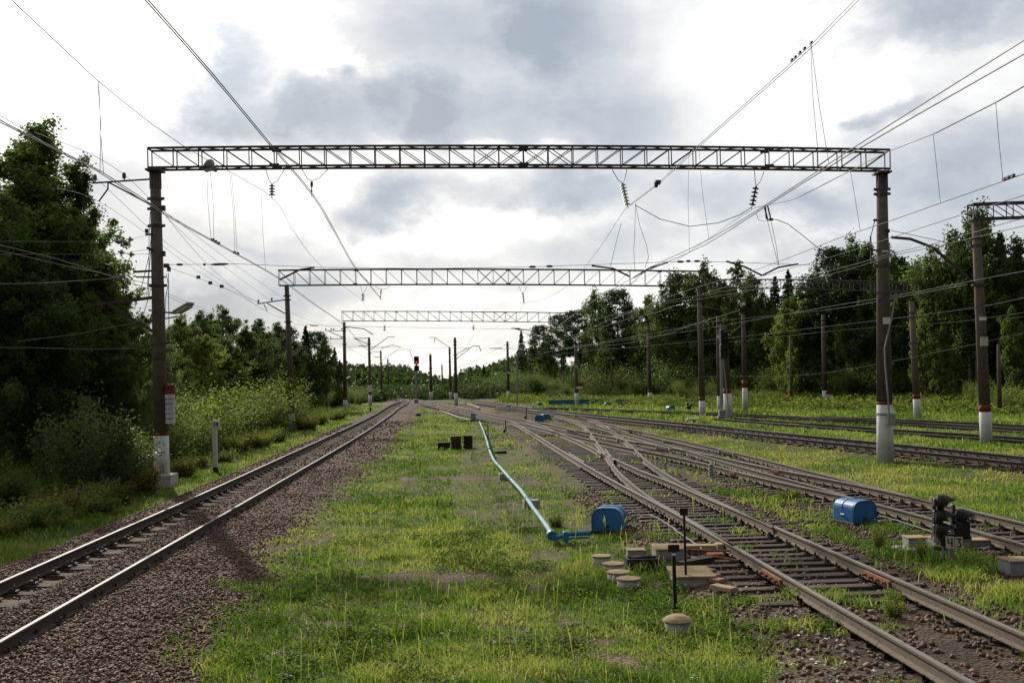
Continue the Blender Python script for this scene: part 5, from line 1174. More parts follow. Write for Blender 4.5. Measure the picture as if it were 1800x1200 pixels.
def deciduous(key, h, spread, leafn, size, mat, bark, seed, base=.12, droop=0.0, top=.75, wid=.34, limbs=26, ragged=.35, shape='oval'):
    g = np.random.default_rng(seed); mb = MB(); bend = g.normal(size=2)*.02*h
    tr = [np.array([bend[0]*(t**2), bend[1]*(t**2), h*.96*t]) for t in np.linspace(0, 1, 9)]
    r0 = h*.0125; mb.tube([Vector(p) for p in tr], [r0*(1-.92*t)+.01 for t in np.linspace(0, 1, 9)], 8)
    cen = []; wts = []; ct = []
    for k in range(limbs):
        f = base+(1-base)*((k+g.uniform(.1, .9))/limbs)**.9; p0 = np.array([np.interp(f, np.linspace(0, 1, 9), [q[i] for q in tr]) for i in range(3)])
        x = (f-base)/(1-base)
        prof = {'oval': math.sin(math.pi*min(1, .14+.86*x)**.85)**.8, 'column': (1-x**3)*.75+.12, 'cone': (1-x)**.8*.9+.10, 'fan': (.55+.6*x)*(1-x**6)}[shape]
        L = spread*max(prof, .12)*g.uniform(1-ragged, 1+ragged); a = k*2.4+g.uniform(-.5, .5); upv = g.uniform(.25, .75)
        P = limb_curve(p0, (math.cos(a), math.sin(a), upv), L, .7 if droop == 0 else .25)
        mb.tube([Vector(q) for q in P], [max(.008, r0*.42*(1-x*.6)*(1-j/5.6)) for j in range(6)], 5)
        tone = g.uniform(0, 1)
        nsub = max(6, int(L*6.5))
        for j in range(nsub):
            u = g.uniform(.30, 1.05); i = min(4, int(u*5)); q = P[i]+(P[i+1]-P[i])*(u*5-i)
            q = q+g.normal(size=3)*np.array([.34, .34, .26])*L*.36
            if droop: q[2] -= abs(g.normal())*droop
            cen.append(q); wts.append(.6+.7*u); ct.append(tone)
    for j in range(6):
        cen.append(tr[-1]+np.array([g.normal()*.18, g.normal()*.18, .02*h+g.uniform(-.25, .4)])); wts.append(.6); ct.append(g.uniform())
    cen = np.array(cen); wts = np.array(wts); ct = np.array(ct); pick = g.choice(len(cen), leafn, p=wts/wts.sum())
    rad = g.uniform(.25, .85, len(cen))*(h/15)*(1.15-.5*np.clip(cen[:, 2]/h, 0, 1))
    o = g.normal(size=(leafn, 3)); o /= np.linalg.norm(o, axis=1)[:, None]; o *= (g.uniform(0, 1, leafn)**.5*rad[pick])[:, None]; o[:, 2] *= (1.0 if droop == 0 else 1.9)
    C = cen[pick]+o; V, F = leaf_quads(C, size, flat=.2, droop=.35 if droop else .1, g=g)
    tint = np.repeat(np.clip(.18+.5*ct[pick]+g.normal(0, .16, leafn), 0, 1), 4)
    crown = np_mesh('crown', V, F, M[mat], tint, 'none'); PROTO[key] = (mb.mesh('trunk', M[bark], True), crown.data, h); bpy.data.objects.remove(crown)
def conifer(key, h, spread, n, size, seed, mat='leaf_dark', pine=False):
    g = np.random.default_rng(seed); mb = MB(); r0 = h*.012
    mb.tube([Vector((0, 0, h*t)) for t in np.linspace(0, 1, 7)], [r0*(1-.93*t)+.008 for t in np.linspace(0, 1, 7)], 8)
    Cs = []; T = []; levels = 30 if not pine else 15
    for lv in range(levels):
        x = lv/(levels-1); z = h*((.10 if not pine else .50)+(.89 if not pine else .49)*x)
        L0 = spread*((1-x)**.85*.96+.05) if not pine else spread*(.45+.75*math.sin(math.pi*min(.98, x*.8+.18)))
        nb = 7 if not pine else 4
        for b in range(nb):
            a = lv*1.3+b*2*math.pi/nb+g.uniform(-.3, .3); L = L0*g.uniform(.7, 1.2); dz = -.28*L if not pine else .25*L
            p0 = np.array([0, 0, z]); p1 = p0+np.array([math.cos(a)*L, math.sin(a)*L, dz+g.normal()*.15])
            mid = (p0+p1)/2+np.array([0, 0, -.06*L if not pine else -.05*L]); mb.tube([Vector(p0), Vector(mid), Vector(p1)], [max(.008, r0*.32*(1-x)), .012, .006], 4)
            m = max(3, int(n/levels/nb*(.4+1.2*(L/L0)*(1-x*.6)))); tone = g.uniform()
            if not pine:
                u = g.uniform(.12, 1.03, m)**.8; q = p0+(p1-p0)*u[:, None]; sw = (1-u*.55)*L*.20
                sd = np.array([-math.sin(a), math.cos(a), 0]); q = q+sd*(g.normal(size=m)*sw)[:, None]; q[:, 2] -= np.abs(g.normal(size=m))*.16+.05*L*(u-.5)**2
            else:
                u = g.uniform(.45, 1.05, m); q = p0+(p1-p0)*u[:, None]+g.normal(size=(m, 3))*np.array([.36, .36, .20])
            Cs.append(q); T.append(np.clip(.2+.5*tone+g.normal(0, .17, m), 0, 1))
    C = np.concatenate(Cs); T = np.concatenate(T); V, F = leaf_quads(C, size, flat=.35, droop=.5 if not pine else -.2, g=g, aspect=.42)
    cr_ = np_mesh('crown', V, F, M[mat], np.repeat(T, 4), 'none'); PROTO[key] = (mb.mesh('trunk', M['bark'], True), cr_.data, h); bpy.data.objects.remove(cr_)
deciduous('near_aspen', 15, 3.6, 48000, 0.150, 'leaf', 'bark', 3, .10, limbs=44, shape='cone', ragged=.3)
deciduous('near_alder', 12, 3.4, 41600, 0.150, 'leaf', 'bark', 5, .08, limbs=38, shape='oval')
deciduous('near_birch', 13, 2.8, 38400, 0.132, 'leaf_light', 'birch_bark', 8, .12, limbs=38, shape='column', ragged=.4)
deciduous('birch', 16, 3.1, 11000, .26, 'leaf', 'birch_bark', 21, .28, .9, limbs=26, shape='oval')
deciduous('birch_two', 16, 2.7, 10000, .26, 'leaf', 'birch_bark', 22, .30, .8, limbs=24, shape='fan')
deciduous('aspen', 15, 2.9, 12000, .27, 'leaf', 'bark', 23, .18, limbs=28, shape='oval')
deciduous('aspen_two', 15, 3.3, 11000, .28, 'leaf', 'bark', 24, .12, limbs=30, shape='oval', ragged=.45)
deciduous('green_tree', 14, 3.2, 12000, .26, 'leaf_light', 'bark', 25, .10, limbs=32, shape='oval', ragged=.4)
conifer('spruce', 16, 3.0, 9500, .34, 31); conifer('spruce_two', 14, 2.6, 8500, .34, 32)
conifer('pine', 16, 2.4, 7000, .36, 33, pine=True); conifer('pine_two', 17, 2.7, 7500, .36, 34, pine=True)
def bushproto(key, h, w, n, size, mat, seed, stems=14, upright=.7):
    g = np.random.default_rng(seed); mb = MB(); Cs = []; T = []
    for k in range(stems):
        a = g.uniform(0, 6.28); L = h*g.uniform(.6, 1.05); P = limb_curve((g.normal()*.12*w, g.normal()*.12*w, 0), (math.cos(a)*w/h*.75, math.sin(a)*w/h*.75, upright), L, .35, g=g)
        mb.tube([Vector(q) for q in P], [.022, .018, .014, .011, .008, .004], 4); m = n//stems; u = g.uniform(.12, 1.03, m)
        i = np.minimum(4, (u*5).astype(int)); PP = np.array(P); q = PP[i]+(PP[i+1]-PP[i])*(u*5-i)[:, None]
        q = q+g.normal(size=(m, 3))*np.array([.16, .16, .13])*w*.75*(.35+.5*u)[:, None]; q[:, 2] = np.maximum(q[:, 2], .03); Cs.append(q)
        T.append(np.clip(.15+.5*g.uniform()+.15*u+g.normal(0, .15, m), 0, 1))
    C = np.concatenate(Cs); T = np.concatenate(T); V, F = leaf_quads(C, size, flat=.3, g=g)
    c_ = np_mesh('foliage', V, F, M[mat], np.repeat(T, 4), 'none'); PROTO[key] = (mb.mesh('stem', M['bark'], True), c_.data, h); bpy.data.objects.remove(c_)
bushproto('bush', 3, 3.0, 12000, .085, 'leaf', 41); bushproto('bush_light', 2.6, 2.6, 10000, .08, 'leaf_light', 42); bushproto('willow', 3.4, 2.6, 13000, .08, 'leaf_light', 43, 18, .95)
bushproto('herb', 1.3, 1.3, 2600, .09, 'weeds', 44, 22, .95); bushproto('herb_two', 1.1, 1.5, 2200, .10, 'leaf_light', 45, 20, .8); bushproto('red_bush', 1.6, 2.2, 2600, .13, 'leaf_red', 46, 18, .7)
bushproto('sapling', 3.6, 2.4, 5200, .115, 'leaf_gloss', 47, 15, 1.0); bushproto('shoots', 3.2, 1.6, 1900, .12, 'leaf_gloss', 48, 6, 1.1)
bushproto('dry_herb', 1.2, 1.3, 2000, .09, 'dry_weeds', 49, 22, .95)
def plant(key, label, cat, name, x, y, hgt, group, wid=1.0, rz=None, z=None, parts=('trunk', 'crown')):
    st, cr_, h0 = PROTO[key]; s = hgt/h0
    t = thing(name, label, cat, (x, y, (GZ(x, y) if z is None else z)-.05), group, random.uniform(0, 6.28) if rz is None else rz)
    t.scale = (s*wid, s*wid, s)
    for me, nm in ((st, parts[0]), (cr_, parts[1])):
        o = bpy.data.objects.new(nm, me); COL.objects.link(o); o.parent = t
    return t
LAB = {}
MARKS = []     # (pixel x of a landmark, words)
def where(px):
    best = min(MARKS, key=lambda m: abs(m[0]-px)); side = 'behind' if abs(best[0]-px) < 9 else ('left of' if px < best[0] else 'right of')
    return side, best[1]
def tree_px(key, px, ptop, Y, marks_words, group, wid=1.0, name=None, z=None):
    a, s = ray(px, ptop); x = a*Y; zt = CH+s*Y; g_ = GZ(x, Y) if z is None else z
    nm = {'near_aspen': 'aspen_tree', 'near_alder': 'alder_tree', 'near_birch': 'birch_tree', 'birch': 'birch_tree', 'birch_two': 'birch_tree', 'aspen': 'aspen_tree', 'aspen_two': 'aspen_tree', 'green_tree': 'leafy_tree', 'spruce': 'spruce_tree', 'spruce_two': 'spruce_tree', 'pine': 'pine_tree', 'pine_two': 'pine_tree'}[key]
    return plant(key, marks_words, 'tree', nm, x, Y, max(2.0, zt-g_), group, wid)
KINDW = {'birch': 'birch with hanging twigs', 'birch_two': 'fan-shaped birch', 'aspen': 'broad leafy tree', 'aspen_two': 'tall columnar leafy tree', 'green_tree': 'bright green leafy tree', 'spruce': 'pointed dark spruce', 'spruce_two': 'short pointed spruce', 'pine': 'bare-stemmed pine', 'pine_two': 'tall bare-stemmed pine', 'near_aspen': 'big aspen', 'near_alder': 'bushy alder', 'near_birch': 'slender birch'}
CNT = {}
def auto_label(key, px, marks, place):
    best = min(marks, key=lambda m: abs(m[0]-px)); side = 'directly behind' if abs(best[0]-px) < 8 else ('just left of' if px < best[0] else 'just right of')
    return KINDW[key], side, best[1], place
def plant_row(items, marks, group, place):
    """labels: kind + where it stands against a mast; same words get an order from the mast"""
    lab = [auto_label(k, px, marks, place) for k, px, *_ in items]; seen = {}
    for l in lab: seen[l[:3]] = seen.get(l[:3], 0)+1
    order = {}
    idx_ = sorted(range(len(items)), key=lambda i: abs(items[i][1]-min(marks, key=lambda m: abs(m[0]-items[i][1]))[0]))
    rank = {}
    for i in idx_:
        order[lab[i][:3]] = order.get(lab[i][:3], 0)+1; rank[i] = order[lab[i][:3]]
    ORD = ['nearer', 'second', 'third', 'fourth', 'fifth', 'sixth']
    for i, (k, px, pt, Y, wd) in enumerate(items):
        l = lab[i]; w = f'{l[0]} {place} {l[1]} {l[2]}'
        if seen[l[:3]] > 1: w = f'{("first", "second", "third", "fourth", "fifth", "sixth")[rank[i]-1]} {l[0]} {place} {l[1].replace("just ", "").replace("directly ", "")} {l[2]}'
        tree_px(k, px, pt, Y, w, group, wd)
# left wood, nearest rows
LM = [(40, 'left edge of the photo'), (285, 'near left mast'), (507, 'second left mast'), (606, 'third left mast')]
plant_row([('near_aspen', 22, 212, 47, 1.25), ('near_aspen', 105, 284, 49, 1.05), ('near_alder', -60, 225, 44, 1.3), ('near_birch', 64, 240, 53, 1.2), ('near_aspen', 150, 400, 52, .95), ('near_alder', 192, 480, 50, .9), ('near_alder', 128, 350, 56, 1.1), ('near_aspen', 172, 445, 47, .9), ('near_alder', 72, 330, 46, 1.1),
           ('near_alder', 60, 455, 41, 1.0), ('near_birch', 150, 520, 45, 1.1), ('near_alder', -30, 400, 40, 1.0), ('near_alder', 224, 540, 54, 1.0), ('near_alder', 262, 580, 62, 1.2), ('near_alder', 200, 570, 44, 1.0)], LM, 'trees of the left wood', 'of the left wood')
plant_row([('near_alder', 312, 555, 76, 1.4), ('near_alder', 350, 548, 84, 1.3), ('near_alder', 396, 540, 92, 1.3), ('near_alder', 428, 575, 86, 1.4), ('aspen', 458, 562, 104, 1.5), ('aspen', 487, 568, 112, 1.3), ('green_tree', 360, 590, 74, 1.1), ('near_alder', 300, 610, 66, 1.2), ('green_tree', 415, 610, 78, 1.1),
           ('pine', 500, 578, 116, 1.2), ('spruce', 537, 572, 122, 1.1), ('pine', 553, 585, 128, 1.2), ('aspen', 572, 592, 132, 1.1), ('spruce', 588, 610, 140, 1.0), ('spruce_two', 597, 632, 150, 1.0), ('aspen', 520, 600, 118, 1.2), ('aspen_two', 472, 590, 108, 1.1), ('green_tree', 445, 620, 92, 1.2), ('aspen', 560, 622, 124, 1.2)], LM, 'trees behind the left bank', 'behind the left bank')
# right wood, from the far end of the yard to the right edge
RM = [(894, 'plated mast'), (1014, 'red and white board mast'), (1098, 'bare forest pole'), (1142, 'third gantry right mast'), (1232, 'second gantry right mast'), (1310, 'long-footed mast'), (1390, 'thin pole under the birches'), (1450, 'mast with the small board'), (1556, 'near right mast'), (1610, 'slim white-footed mast'), (1727, 'mast wrapped in leaves'), (1790, 'right edge of the photo')]
plant_row([('aspen', 842, 660, 230, 1.2), ('spruce', 850, 640, 235, 1.1), ('aspen_two', 868, 655, 215, 1.2), ('spruce', 916, 580, 190, .9), ('pine', 948, 574, 180, 1.0), ('spruce_two', 932, 640, 195, 1.1), ('aspen', 885, 645, 205, 1.3), ('pine_two', 985, 555, 172, 1.1), ('aspen', 965, 600, 176, 1.2), ('pine', 1010, 548, 166, 1.1), ('birch_two', 1052, 510, 158, 1.15), ('pine', 1084, 513, 152, 1.1), ('birch', 1112, 530, 150, 1.0), ('spruce', 1030, 560, 165, 1.1), ('aspen_two', 1075, 560, 150, 1.2),
           ('aspen', 1140, 520, 142, 1.1), ('birch', 1172, 478, 136, 1.1), ('pine', 1205, 485, 134, 1.2), ('birch_two', 1248, 462, 128, 1.2), ('aspen_two', 1290, 458, 124, 1.1), ('birch', 1322, 478, 120, 1.0), ('aspen', 1268, 500, 128, 1.1), ('spruce', 1362, 485, 126, 1.0), ('spruce_two', 1385, 475, 122, 1.0), ('green_tree', 1405, 500, 112, 1.25), ('birch', 1345, 505, 118, 1.0), ('green_tree', 1378, 530, 108, 1.0),
           ('birch', 1440, 470, 112, 1.1), ('pine', 1468, 440, 108, 1.1), ('birch_two', 1494, 418, 106, 1.0), ('aspen', 1530, 432, 104, 1.1), ('birch', 1564, 425, 102, 1.0), ('aspen_two', 1596, 450, 100, 1.2), ('birch_two', 1640, 440, 96, 1.15), ('green_tree', 1625, 530, 90, .9), ('birch', 1672, 405, 94, 1.1), ('birch_two', 1700, 372, 92, .95), ('birch', 1712, 358, 90, .9), ('spruce', 1757, 408, 92, 1.1), ('aspen', 1790, 422, 88, 1.1), ('birch', 1838, 420, 86, 1.1), ('green_tree', 1660, 575, 88, .9), ('green_tree', 1780, 540, 84, .9), ('aspen', 1900, 410, 84, 1.2)], RM, 'front trees of the right forest', 'in the right forest')
back = []
for k in range(52):
    px = 830+k*21+random.uniform(-8, 8); near_top = np.interp(px, [830, 900, 1000, 1100, 1200, 1300, 1400, 1500, 1700, 1900], [675, 640, 600, 560, 510, 500, 510, 460, 440, 440]); Yk = np.interp(px, [830, 1000, 1200, 1400, 1700, 1900], [240, 186, 150, 128, 108, 98])
    tree_px(random.choice(['aspen', 'spruce', 'aspen_two', 'spruce_two', 'birch']), px, near_top+random.uniform(5, 40), Yk+random.uniform(0, 14), 'dark tree filling the depth of the right forest behind its front row', 'inner trees of the right forest', 1.35)
for k in range(72):
    px = 860+k*14.5+random.uniform(-9, 9); near_top = np.interp(px, [900, 1000, 1200, 1400, 1900], [655, 625, 580, 575, 560]); Yk = np.interp(px, [900, 1000, 1200, 1400, 1700, 1900], [200, 172, 138, 118, 98, 90])
    tree_px(random.choice(['aspen', 'aspen_two', 'spruce', 'aspen']), px, near_top+random.uniform(-10, 35), Yk+random.uniform(0, 6), 'low dark tree among the trunks at the edge of the right forest', 'understorey trees of the right forest', 1.8)
for k in range(30):
    px = -90+k*23+random.uniform(-9, 9); near_top = np.interp(px, [-90, 60, 160, 230, 300, 400, 500, 590], [330, 340, 470, 610, 610, 610, 620, 650]); Yk = np.interp(px, [-90, 150, 250, 400, 600], [58, 62, 72, 102, 150])
    tree_px(random.choice(['aspen', 'aspen_two', 'spruce']), px, near_top+random.uniform(0, 40), Yk+random.uniform(0, 8), 'dark tree filling the depth of the left wood behind its front row', 'inner trees of the left wood', 1.4)
# far wooded hill: one mass
def far_wood():
    g = np.random.default_rng(77); Vs, Fs, T = [], [], []; o = 0
    for k in range(1300):
        Y = g.uniform(230, 620); px = g.uniform(560, 960); a, s = ray(px, 680); x = a*Y; f = (Y-230)/390
        hill = np.interp(px, [560, 640, 690, 720, 740, 760, 780, 800, 820, 850, 960], [630, 638, 637, 640, 649, 654, 658, 656, 645, 640, 600])+22*(1-f)
        zt = CH+ray(px, hill)[1]*Y; zt = zt+g.uniform(-2.2, .5)*(.4+.6*f); h = max(6, g.uniform(9, 15)); w = h*g.uniform(.20, .36); n = 60
        u = g.uniform(0, 1, n); th = g.uniform(0, 6.28, n); rr = w*(1-u)**.7*g.uniform(.6, 1.1, n)
        C = np.stack([x+rr*np.cos(th), Y+rr*np.sin(th), zt-h+h*u], -1); V, F = leaf_quads(C, 1.5, flat=.2, g=g); Vs.append(V); Fs.append(F+o); o += len(V); T.append(np.clip(np.repeat(g.uniform(0, .9)+g.normal(0, .1, n), 4), 0, 1))
    ob = np_mesh('forest', np.concatenate(Vs), np.concatenate(Fs), M['leaf_dark'], np.concatenate(T)); kind(ob, 'stuff'); ob['label'] = 'dark wooded hillside closing the view at the end of the line'; ob['category'] = 'forest'
far_wood()
def hills():
    xs = np.linspace(-260, 420, 60); ys = np.linspace(290, 760, 40); YY, XX = np.meshgrid(ys, xs, indexing='ij')
    px = U0+XX/YY*FPX; top = np.interp(px, [300, 560, 640, 690, 740, 780, 810, 850, 960, 1200], [610, 640, 650, 655, 672, 684, 680, 665, 612, 590])
    f = np.clip((YY-290)/320, 0, 1); Z = -1+(CH+(-(top-V0+ROLL*(px-U0))/FPX)*610-11)*sstep(0, 1, f)+2*fbm(XX, YY, .02, 3)
    Z = np.where(f <= 0, -3, Z)
    V = np.stack([XX, YY, Z], -1).reshape(-1, 3); a, b = YY.shape; i = np.arange(a*b).reshape(a, b); F = np.stack([i[:-1, :-1], i[:-1, 1:], i[1:, 1:], i[1:, :-1]], -1).reshape(-1, 4)
    kind(np_mesh('hills', V, F, surf('hill_ground', (.02, .03, .012), (.04, .05, .02), .05, .95, 0, 0), smooth=True), 'structure')
hills()

# ---------------------------------------------------------------- bushes, weeds, grass, stones
BG = 'bushes at the left bank'
def bush(key, label, px, py, ptop, group, wid=1.0, name='bush', z=None):
    p = GP(px, py); a, s = ray(px, ptop); zt = CH+s*p.y
    return plant(key, label, 'bush' if name == 'bush' else name.replace('_', ' '), name, p.x, p.y, max(.4, zt-p.z), group, wid, parts=('stem', 'foliage'))
for k, lab, px, py, pt, w in (
 ('sapling', 'tall silvery-leaved bush in front of the dark left wood', 165, 882, 686, 1.15), ('sapling', 'lower silvery bush right beside the tall one', 205, 872, 735, 1.2), ('shoots', 'thin lit shoots left of the tall silvery bush', 88, 878, 745, .8), ('bush', 'dark bush at the left edge of the photo', 5, 900, 800, 1.2), ('shoots', 'leafy shoots just left of the near left mast', 245, 862, 760, .8),
 ('bush_light', 'round bush right of the hanging weights', 330, 800, 640, 1.1), ('bush', 'dark round bush behind the distance post', 372, 790, 655, 1.2), ('bush_light', 'big rounded green bush left of the second left mast', 430, 765, 632, 1.2), ('bush', 'dark bush between the distance post and the second left mast', 405, 775, 668, 1.2), ('bush_light', 'green bush at the foot of the second left mast', 472, 757, 655, 1.1), ('bush', 'small dark bush right behind the second left mast', 532, 746, 695, 1.0), ('bush', 'dark bush hiding the foot of the left wood by the mast', 300, 815, 690, 1.2),
 ('bush', 'small dark bush beside the grass strip right of the second left mast', 572, 742, 712, 1.3), ('bush_light', 'small bush at the foot of the third left mast', 592, 738, 705, 1.2)):
    bush(k, lab, px, py, pt, BG, w)
for i, (k, px, py, pt, w) in enumerate((('willow', 548, 722, 672, 1.4), ('willow', 562, 720, 668, 1.4), ('willow', 580, 719, 672, 1.4), ('bush_light', 536, 728, 690, 1.2), ('willow', 625, 712, 678, 1.5), ('bush_light', 492, 734, 680, 1.2), ('bush', 640, 708, 680, 1.5), ('willow', 550, 728, 690, 1.4), ('willow', 596, 714, 676, 1.3), ('bush_light', 480, 745, 690, 1.4))):
    bush(k, 'leafy shrub crowding the sunlit weedy bank between the second and third left masts', px, py, pt, 'shrubs on the sunlit left bank', w)
RB = 'bushes along the right forest edge'
for k, lab, px, py, pt, w in (
 ('willow', 'rounded bush left of the second gantry right mast', 1213, 712, 664, 1.3), ('bush_light', 'rounded pale bush right of the second gantry right mast', 1250, 712, 662, 1.3), ('red_bush', 'reddish bush at the forest edge between the right masts', 1685, 715, 684, 1.6), ('red_bush', 'reddish-brown bush at the thin pole under the birches', 1385, 712, 682, 1.4), ('green_tree', 'small leafy tree with sparse crown at the thin pole under the birches', 1392, 712, 600, 1.0), ('willow', 'slim upright bush left of the mast wrapped in leaves', 1715, 722, 668, .8), ('bush_light', 'bush at the right edge below the forest', 1790, 725, 655, 1.2), ('willow', 'little pale sapling before the dark forest right of the small board', 1523, 708, 674, .6), ('bush_light', 'bush at the forest edge right of the long-footed mast', 1340, 714, 672, 1.4)):
    if k == 'green_tree': p = GP(px, py); plant(k, lab, 'tree', 'leafy_tree', p.x, p.y, CH+ray(px, pt)[1]*p.y-p.z, RB, .7)
    else: bush(k, lab, px, py, pt, RB, w)
for i in range(34):
    px = 850+i*28+random.uniform(-8, 8); py = np.interp(px, [850, 1000, 1200, 1500, 1850], [699, 704, 709, 712, 718]); pt = py-np.interp(px, [850, 1000, 1200, 1400, 1850], [26, 34, 30, 26, 34])*random.uniform(.7, 1.15)
    bush('bush', 'dull green shrub in the low belt along the foot of the right forest', px, py, pt, 'shrub belt along the right forest', random.uniform(1.3, 1.8))
for i in range(46):
    px = 872+i*21.5+random.uniform(-8, 8); py = np.interp(px, [850, 1000, 1200, 1500, 1850], [697, 702, 707, 709, 713]); pt = py-np.interp(px, [850, 1000, 1200, 1400, 1850], [44, 62, 74, 78, 92])*random.uniform(.7, 1.15)
    bush(random.choice(['bush', 'sapling']), 'tall shrub standing among the trunks along the right forest edge', px, py, pt, 'tall shrubs among the right forest trunks', random.uniform(1.2, 1.7))
HG = 'clumps of tall herbs on the left verge'
for i in range(46):
    u = i/45; px = 10+u*610+random.uniform(-12, 12); py = np.interp(px, [0, 120, 260, 330, 400, 500, 560, 620, 660], [955, 930, 868, 848, 812, 775, 755, 728, 715])-random.uniform(2, 20)*(1-u*.5)
    hpx = np.interp(px, [0, 300, 450, 620], [58, 52, 40, 22])*random.uniform(.6, 1.15)
    if abs(px-285) < 26 or abs(px-379) < 14 or abs(px-512) < 16 or abs(px-607) < 10: continue
    bush(('herb', 'herb', 'herb_two', 'herb_two', 'herb', 'herb_two', 'herb', 'dry_herb')[i % 8], 'clump of tall weeds edging the mown grass strip of the left verge', px, py, py-hpx, HG, random.uniform(.9, 1.3), 'weed_clump')
for lab, px, py, pt, w in (('rusty orange weed clump left of the near mast foundation', 255, 868, 805, 1.0), ('brown weed clump behind the crooked stick', 95, 915, 850, 1.1)): bush('dry_herb', lab, px, py, pt, HG, w, 'weed_clump')
for lab, px, py, pt, w in (('small leafy weed growing around the end of the blue pipe', 978, 925, 893, .6), ('tall pale weed beside the blue cover in the grass strip', 1545, 965, 905, .3), ('thin weed in front of the cable box left of the dwarf signal', 1620, 985, 935, .3), ('small weed between the rails in the lower right', 1570, 1085, 1050, .5), ('yellowish weed between the rails at lower right', 1572, 1068, 1052, .4), ('leafy weed in the gravel beside the striped post', 1385, 880, 850, .9)):
    bush('herb_two', lab, px, py, pt, 'single weeds around the tracks', w, 'weed_clump')
# crooked stick in the left verge
b = GP(126, 912); tag(rebase(MB().tube([b, PT(130, 890, b.y), PT(138, 870, b.y), PT(145, 850, b.y)], [.05, .035, .03, .02], 6).build('crooked_stick', M['bark']), b), 'dark crooked stick rising from the grass strip at the left', 'stick')

def grass():
    g = np.random.default_rng(5); Xs, Ys = [], []
    for y0, y1, dens in ((8.5, 11, 1500), (11, 14, 1150), (14, 18, 760), (18, 24, 460), (24, 32, 240), (32, 45, 130), (45, 65, 66), (65, 95, 30), (95, 150, 11)):
        w = .74*y1+3; n = int(dens*(y1-y0)*2*w); Xs.append(g.uniform(-w, w, n)); Ys.append(g.uniform(y0, y1, n))
    X = np.concatenate(Xs); Y = np.concatenate(Ys); d, h = grass_density(X, Y); n2 = fbm(X+3, Y+9, 2.4, 2)
    keep = (g.uniform(size=len(X)) < d*np.clip(.35+1.3*(n2-.2), .15, 1)) & (np.abs(X/Y) < .70)
    X, Y, h = X[keep], Y[keep], h[keep]; n = len(X); print('blades', n)
    tn = fbm(X-9, Y+4, .8, 4); big = fbm(X+50, Y, .28, 3)
    tuft = fbm(X+17, Y-33, 1.35, 2)
    H = h*g.uniform(.55, 1.35, n)*(.72+.7*sstep(.42, .72, tuft)); wd = .0052*np.maximum(1, (Y/11))**.92*g.uniform(.7, 1.5, n)
    H = np.maximum(H, .05)*np.maximum(1, (Y/60))**.3
    Z = gz(X, Y); a = g.uniform(0, 6.283, n); lean = g.uniform(.3, 1.05, n)*H; dx, dy = np.cos(a), np.sin(a)
    b = g.uniform(0, 6.283, n); sx, sy = np.cos(b)*wd, np.sin(b)*wd*.6
    P = lambda x, y, z: np.stack([x, y, z], -1)
    V = np.stack([P(X-sx, Y-sy, Z-.01), P(X+sx, Y+sy, Z-.01), P(X+sx*.8+dx*lean*.35, Y+sy*.8+dy*lean*.35, Z+H*.62), P(X-sx*.8+dx*lean*.35, Y-sy*.8+dy*lean*.35, Z+H*.62), P(X+dx*lean+sx*.15, Y+dy*lean, Z+H*.98), P(X+dx*lean-sx*.15, Y+dy*lean, Z+H*.98)], 1).reshape(-1, 3)
    i = np.arange(n)*6; F = np.concatenate([np.stack([i, i+1, i+2, i+3], -1), np.stack([i+3, i+2, i+4, i+5], -1)])
    dry = ((X > right_edge(np.minimum(Y, 110))) & (X < XFU(Y)-.5))
    t0 = np.clip(.12+.75*sstep(.34, .68, tn*.6+big*.4)+g.normal(0, .16, n)+.18*dry+.12*(np.abs(X-XA(Y)) < 6)*(X < XA(Y)), 0, 1)
    t0 = np.where(g.uniform(size=n) < .05, 1.0, t0)
    ob = np_mesh('grass', V, F, M['grass'], np.repeat(t0, 6)); kind(ob, 'stuff'); ob['label'] = 'patchy yellow-green grass growing between the tracks'; ob['category'] = 'grass'
grass()
def stalks():
    g = np.random.default_rng(15); n = 1000; X = g.uniform(-4, 7, n); Y = g.uniform(9, 26, n); d, h = grass_density(X, Y); k = (g.uniform(size=n) < d*.9*sstep(.42, .6, fbm(X-20, Y+8, .6, 3))) & (X > XA(Y)+3.3); X, Y = X[k], Y[k]; n = len(X)
    H = g.uniform(.22, .48, n); a = g.uniform(0, 6.28, n); le = g.uniform(.05, .3, n)*H; Z = gz(X, Y); w = .0022*np.maximum(1, Y/11); P = lambda f, s, ww: np.stack([X+np.cos(a)*le*f**2+s*ww, Y+np.sin(a)*le*f**2, Z+H*f], -1)
    V = np.stack([P(0, -1, w), P(0, 1, w), P(.78, 1, w), P(.78, -1, w), P(.76, -1, w*2.6), P(.76, 1, w*2.6), P(1.0, 1, w*.8), P(1.0, -1, w*.8)], 1).reshape(-1, 3); i = np.arange(n)*8; F = np.concatenate([np.stack([i, i+1, i+2, i+3], -1), np.stack([i+4, i+5, i+6, i+7], -1)])
    ob = np_mesh('grass_stalks', V, F, M['grass'], np.repeat(g.uniform(.7, 1, n), 8)); kind(ob, 'stuff'); ob['label'] = 'thin dry seed stalks standing above the grass'; ob['category'] = 'grass stalks'
stalks()
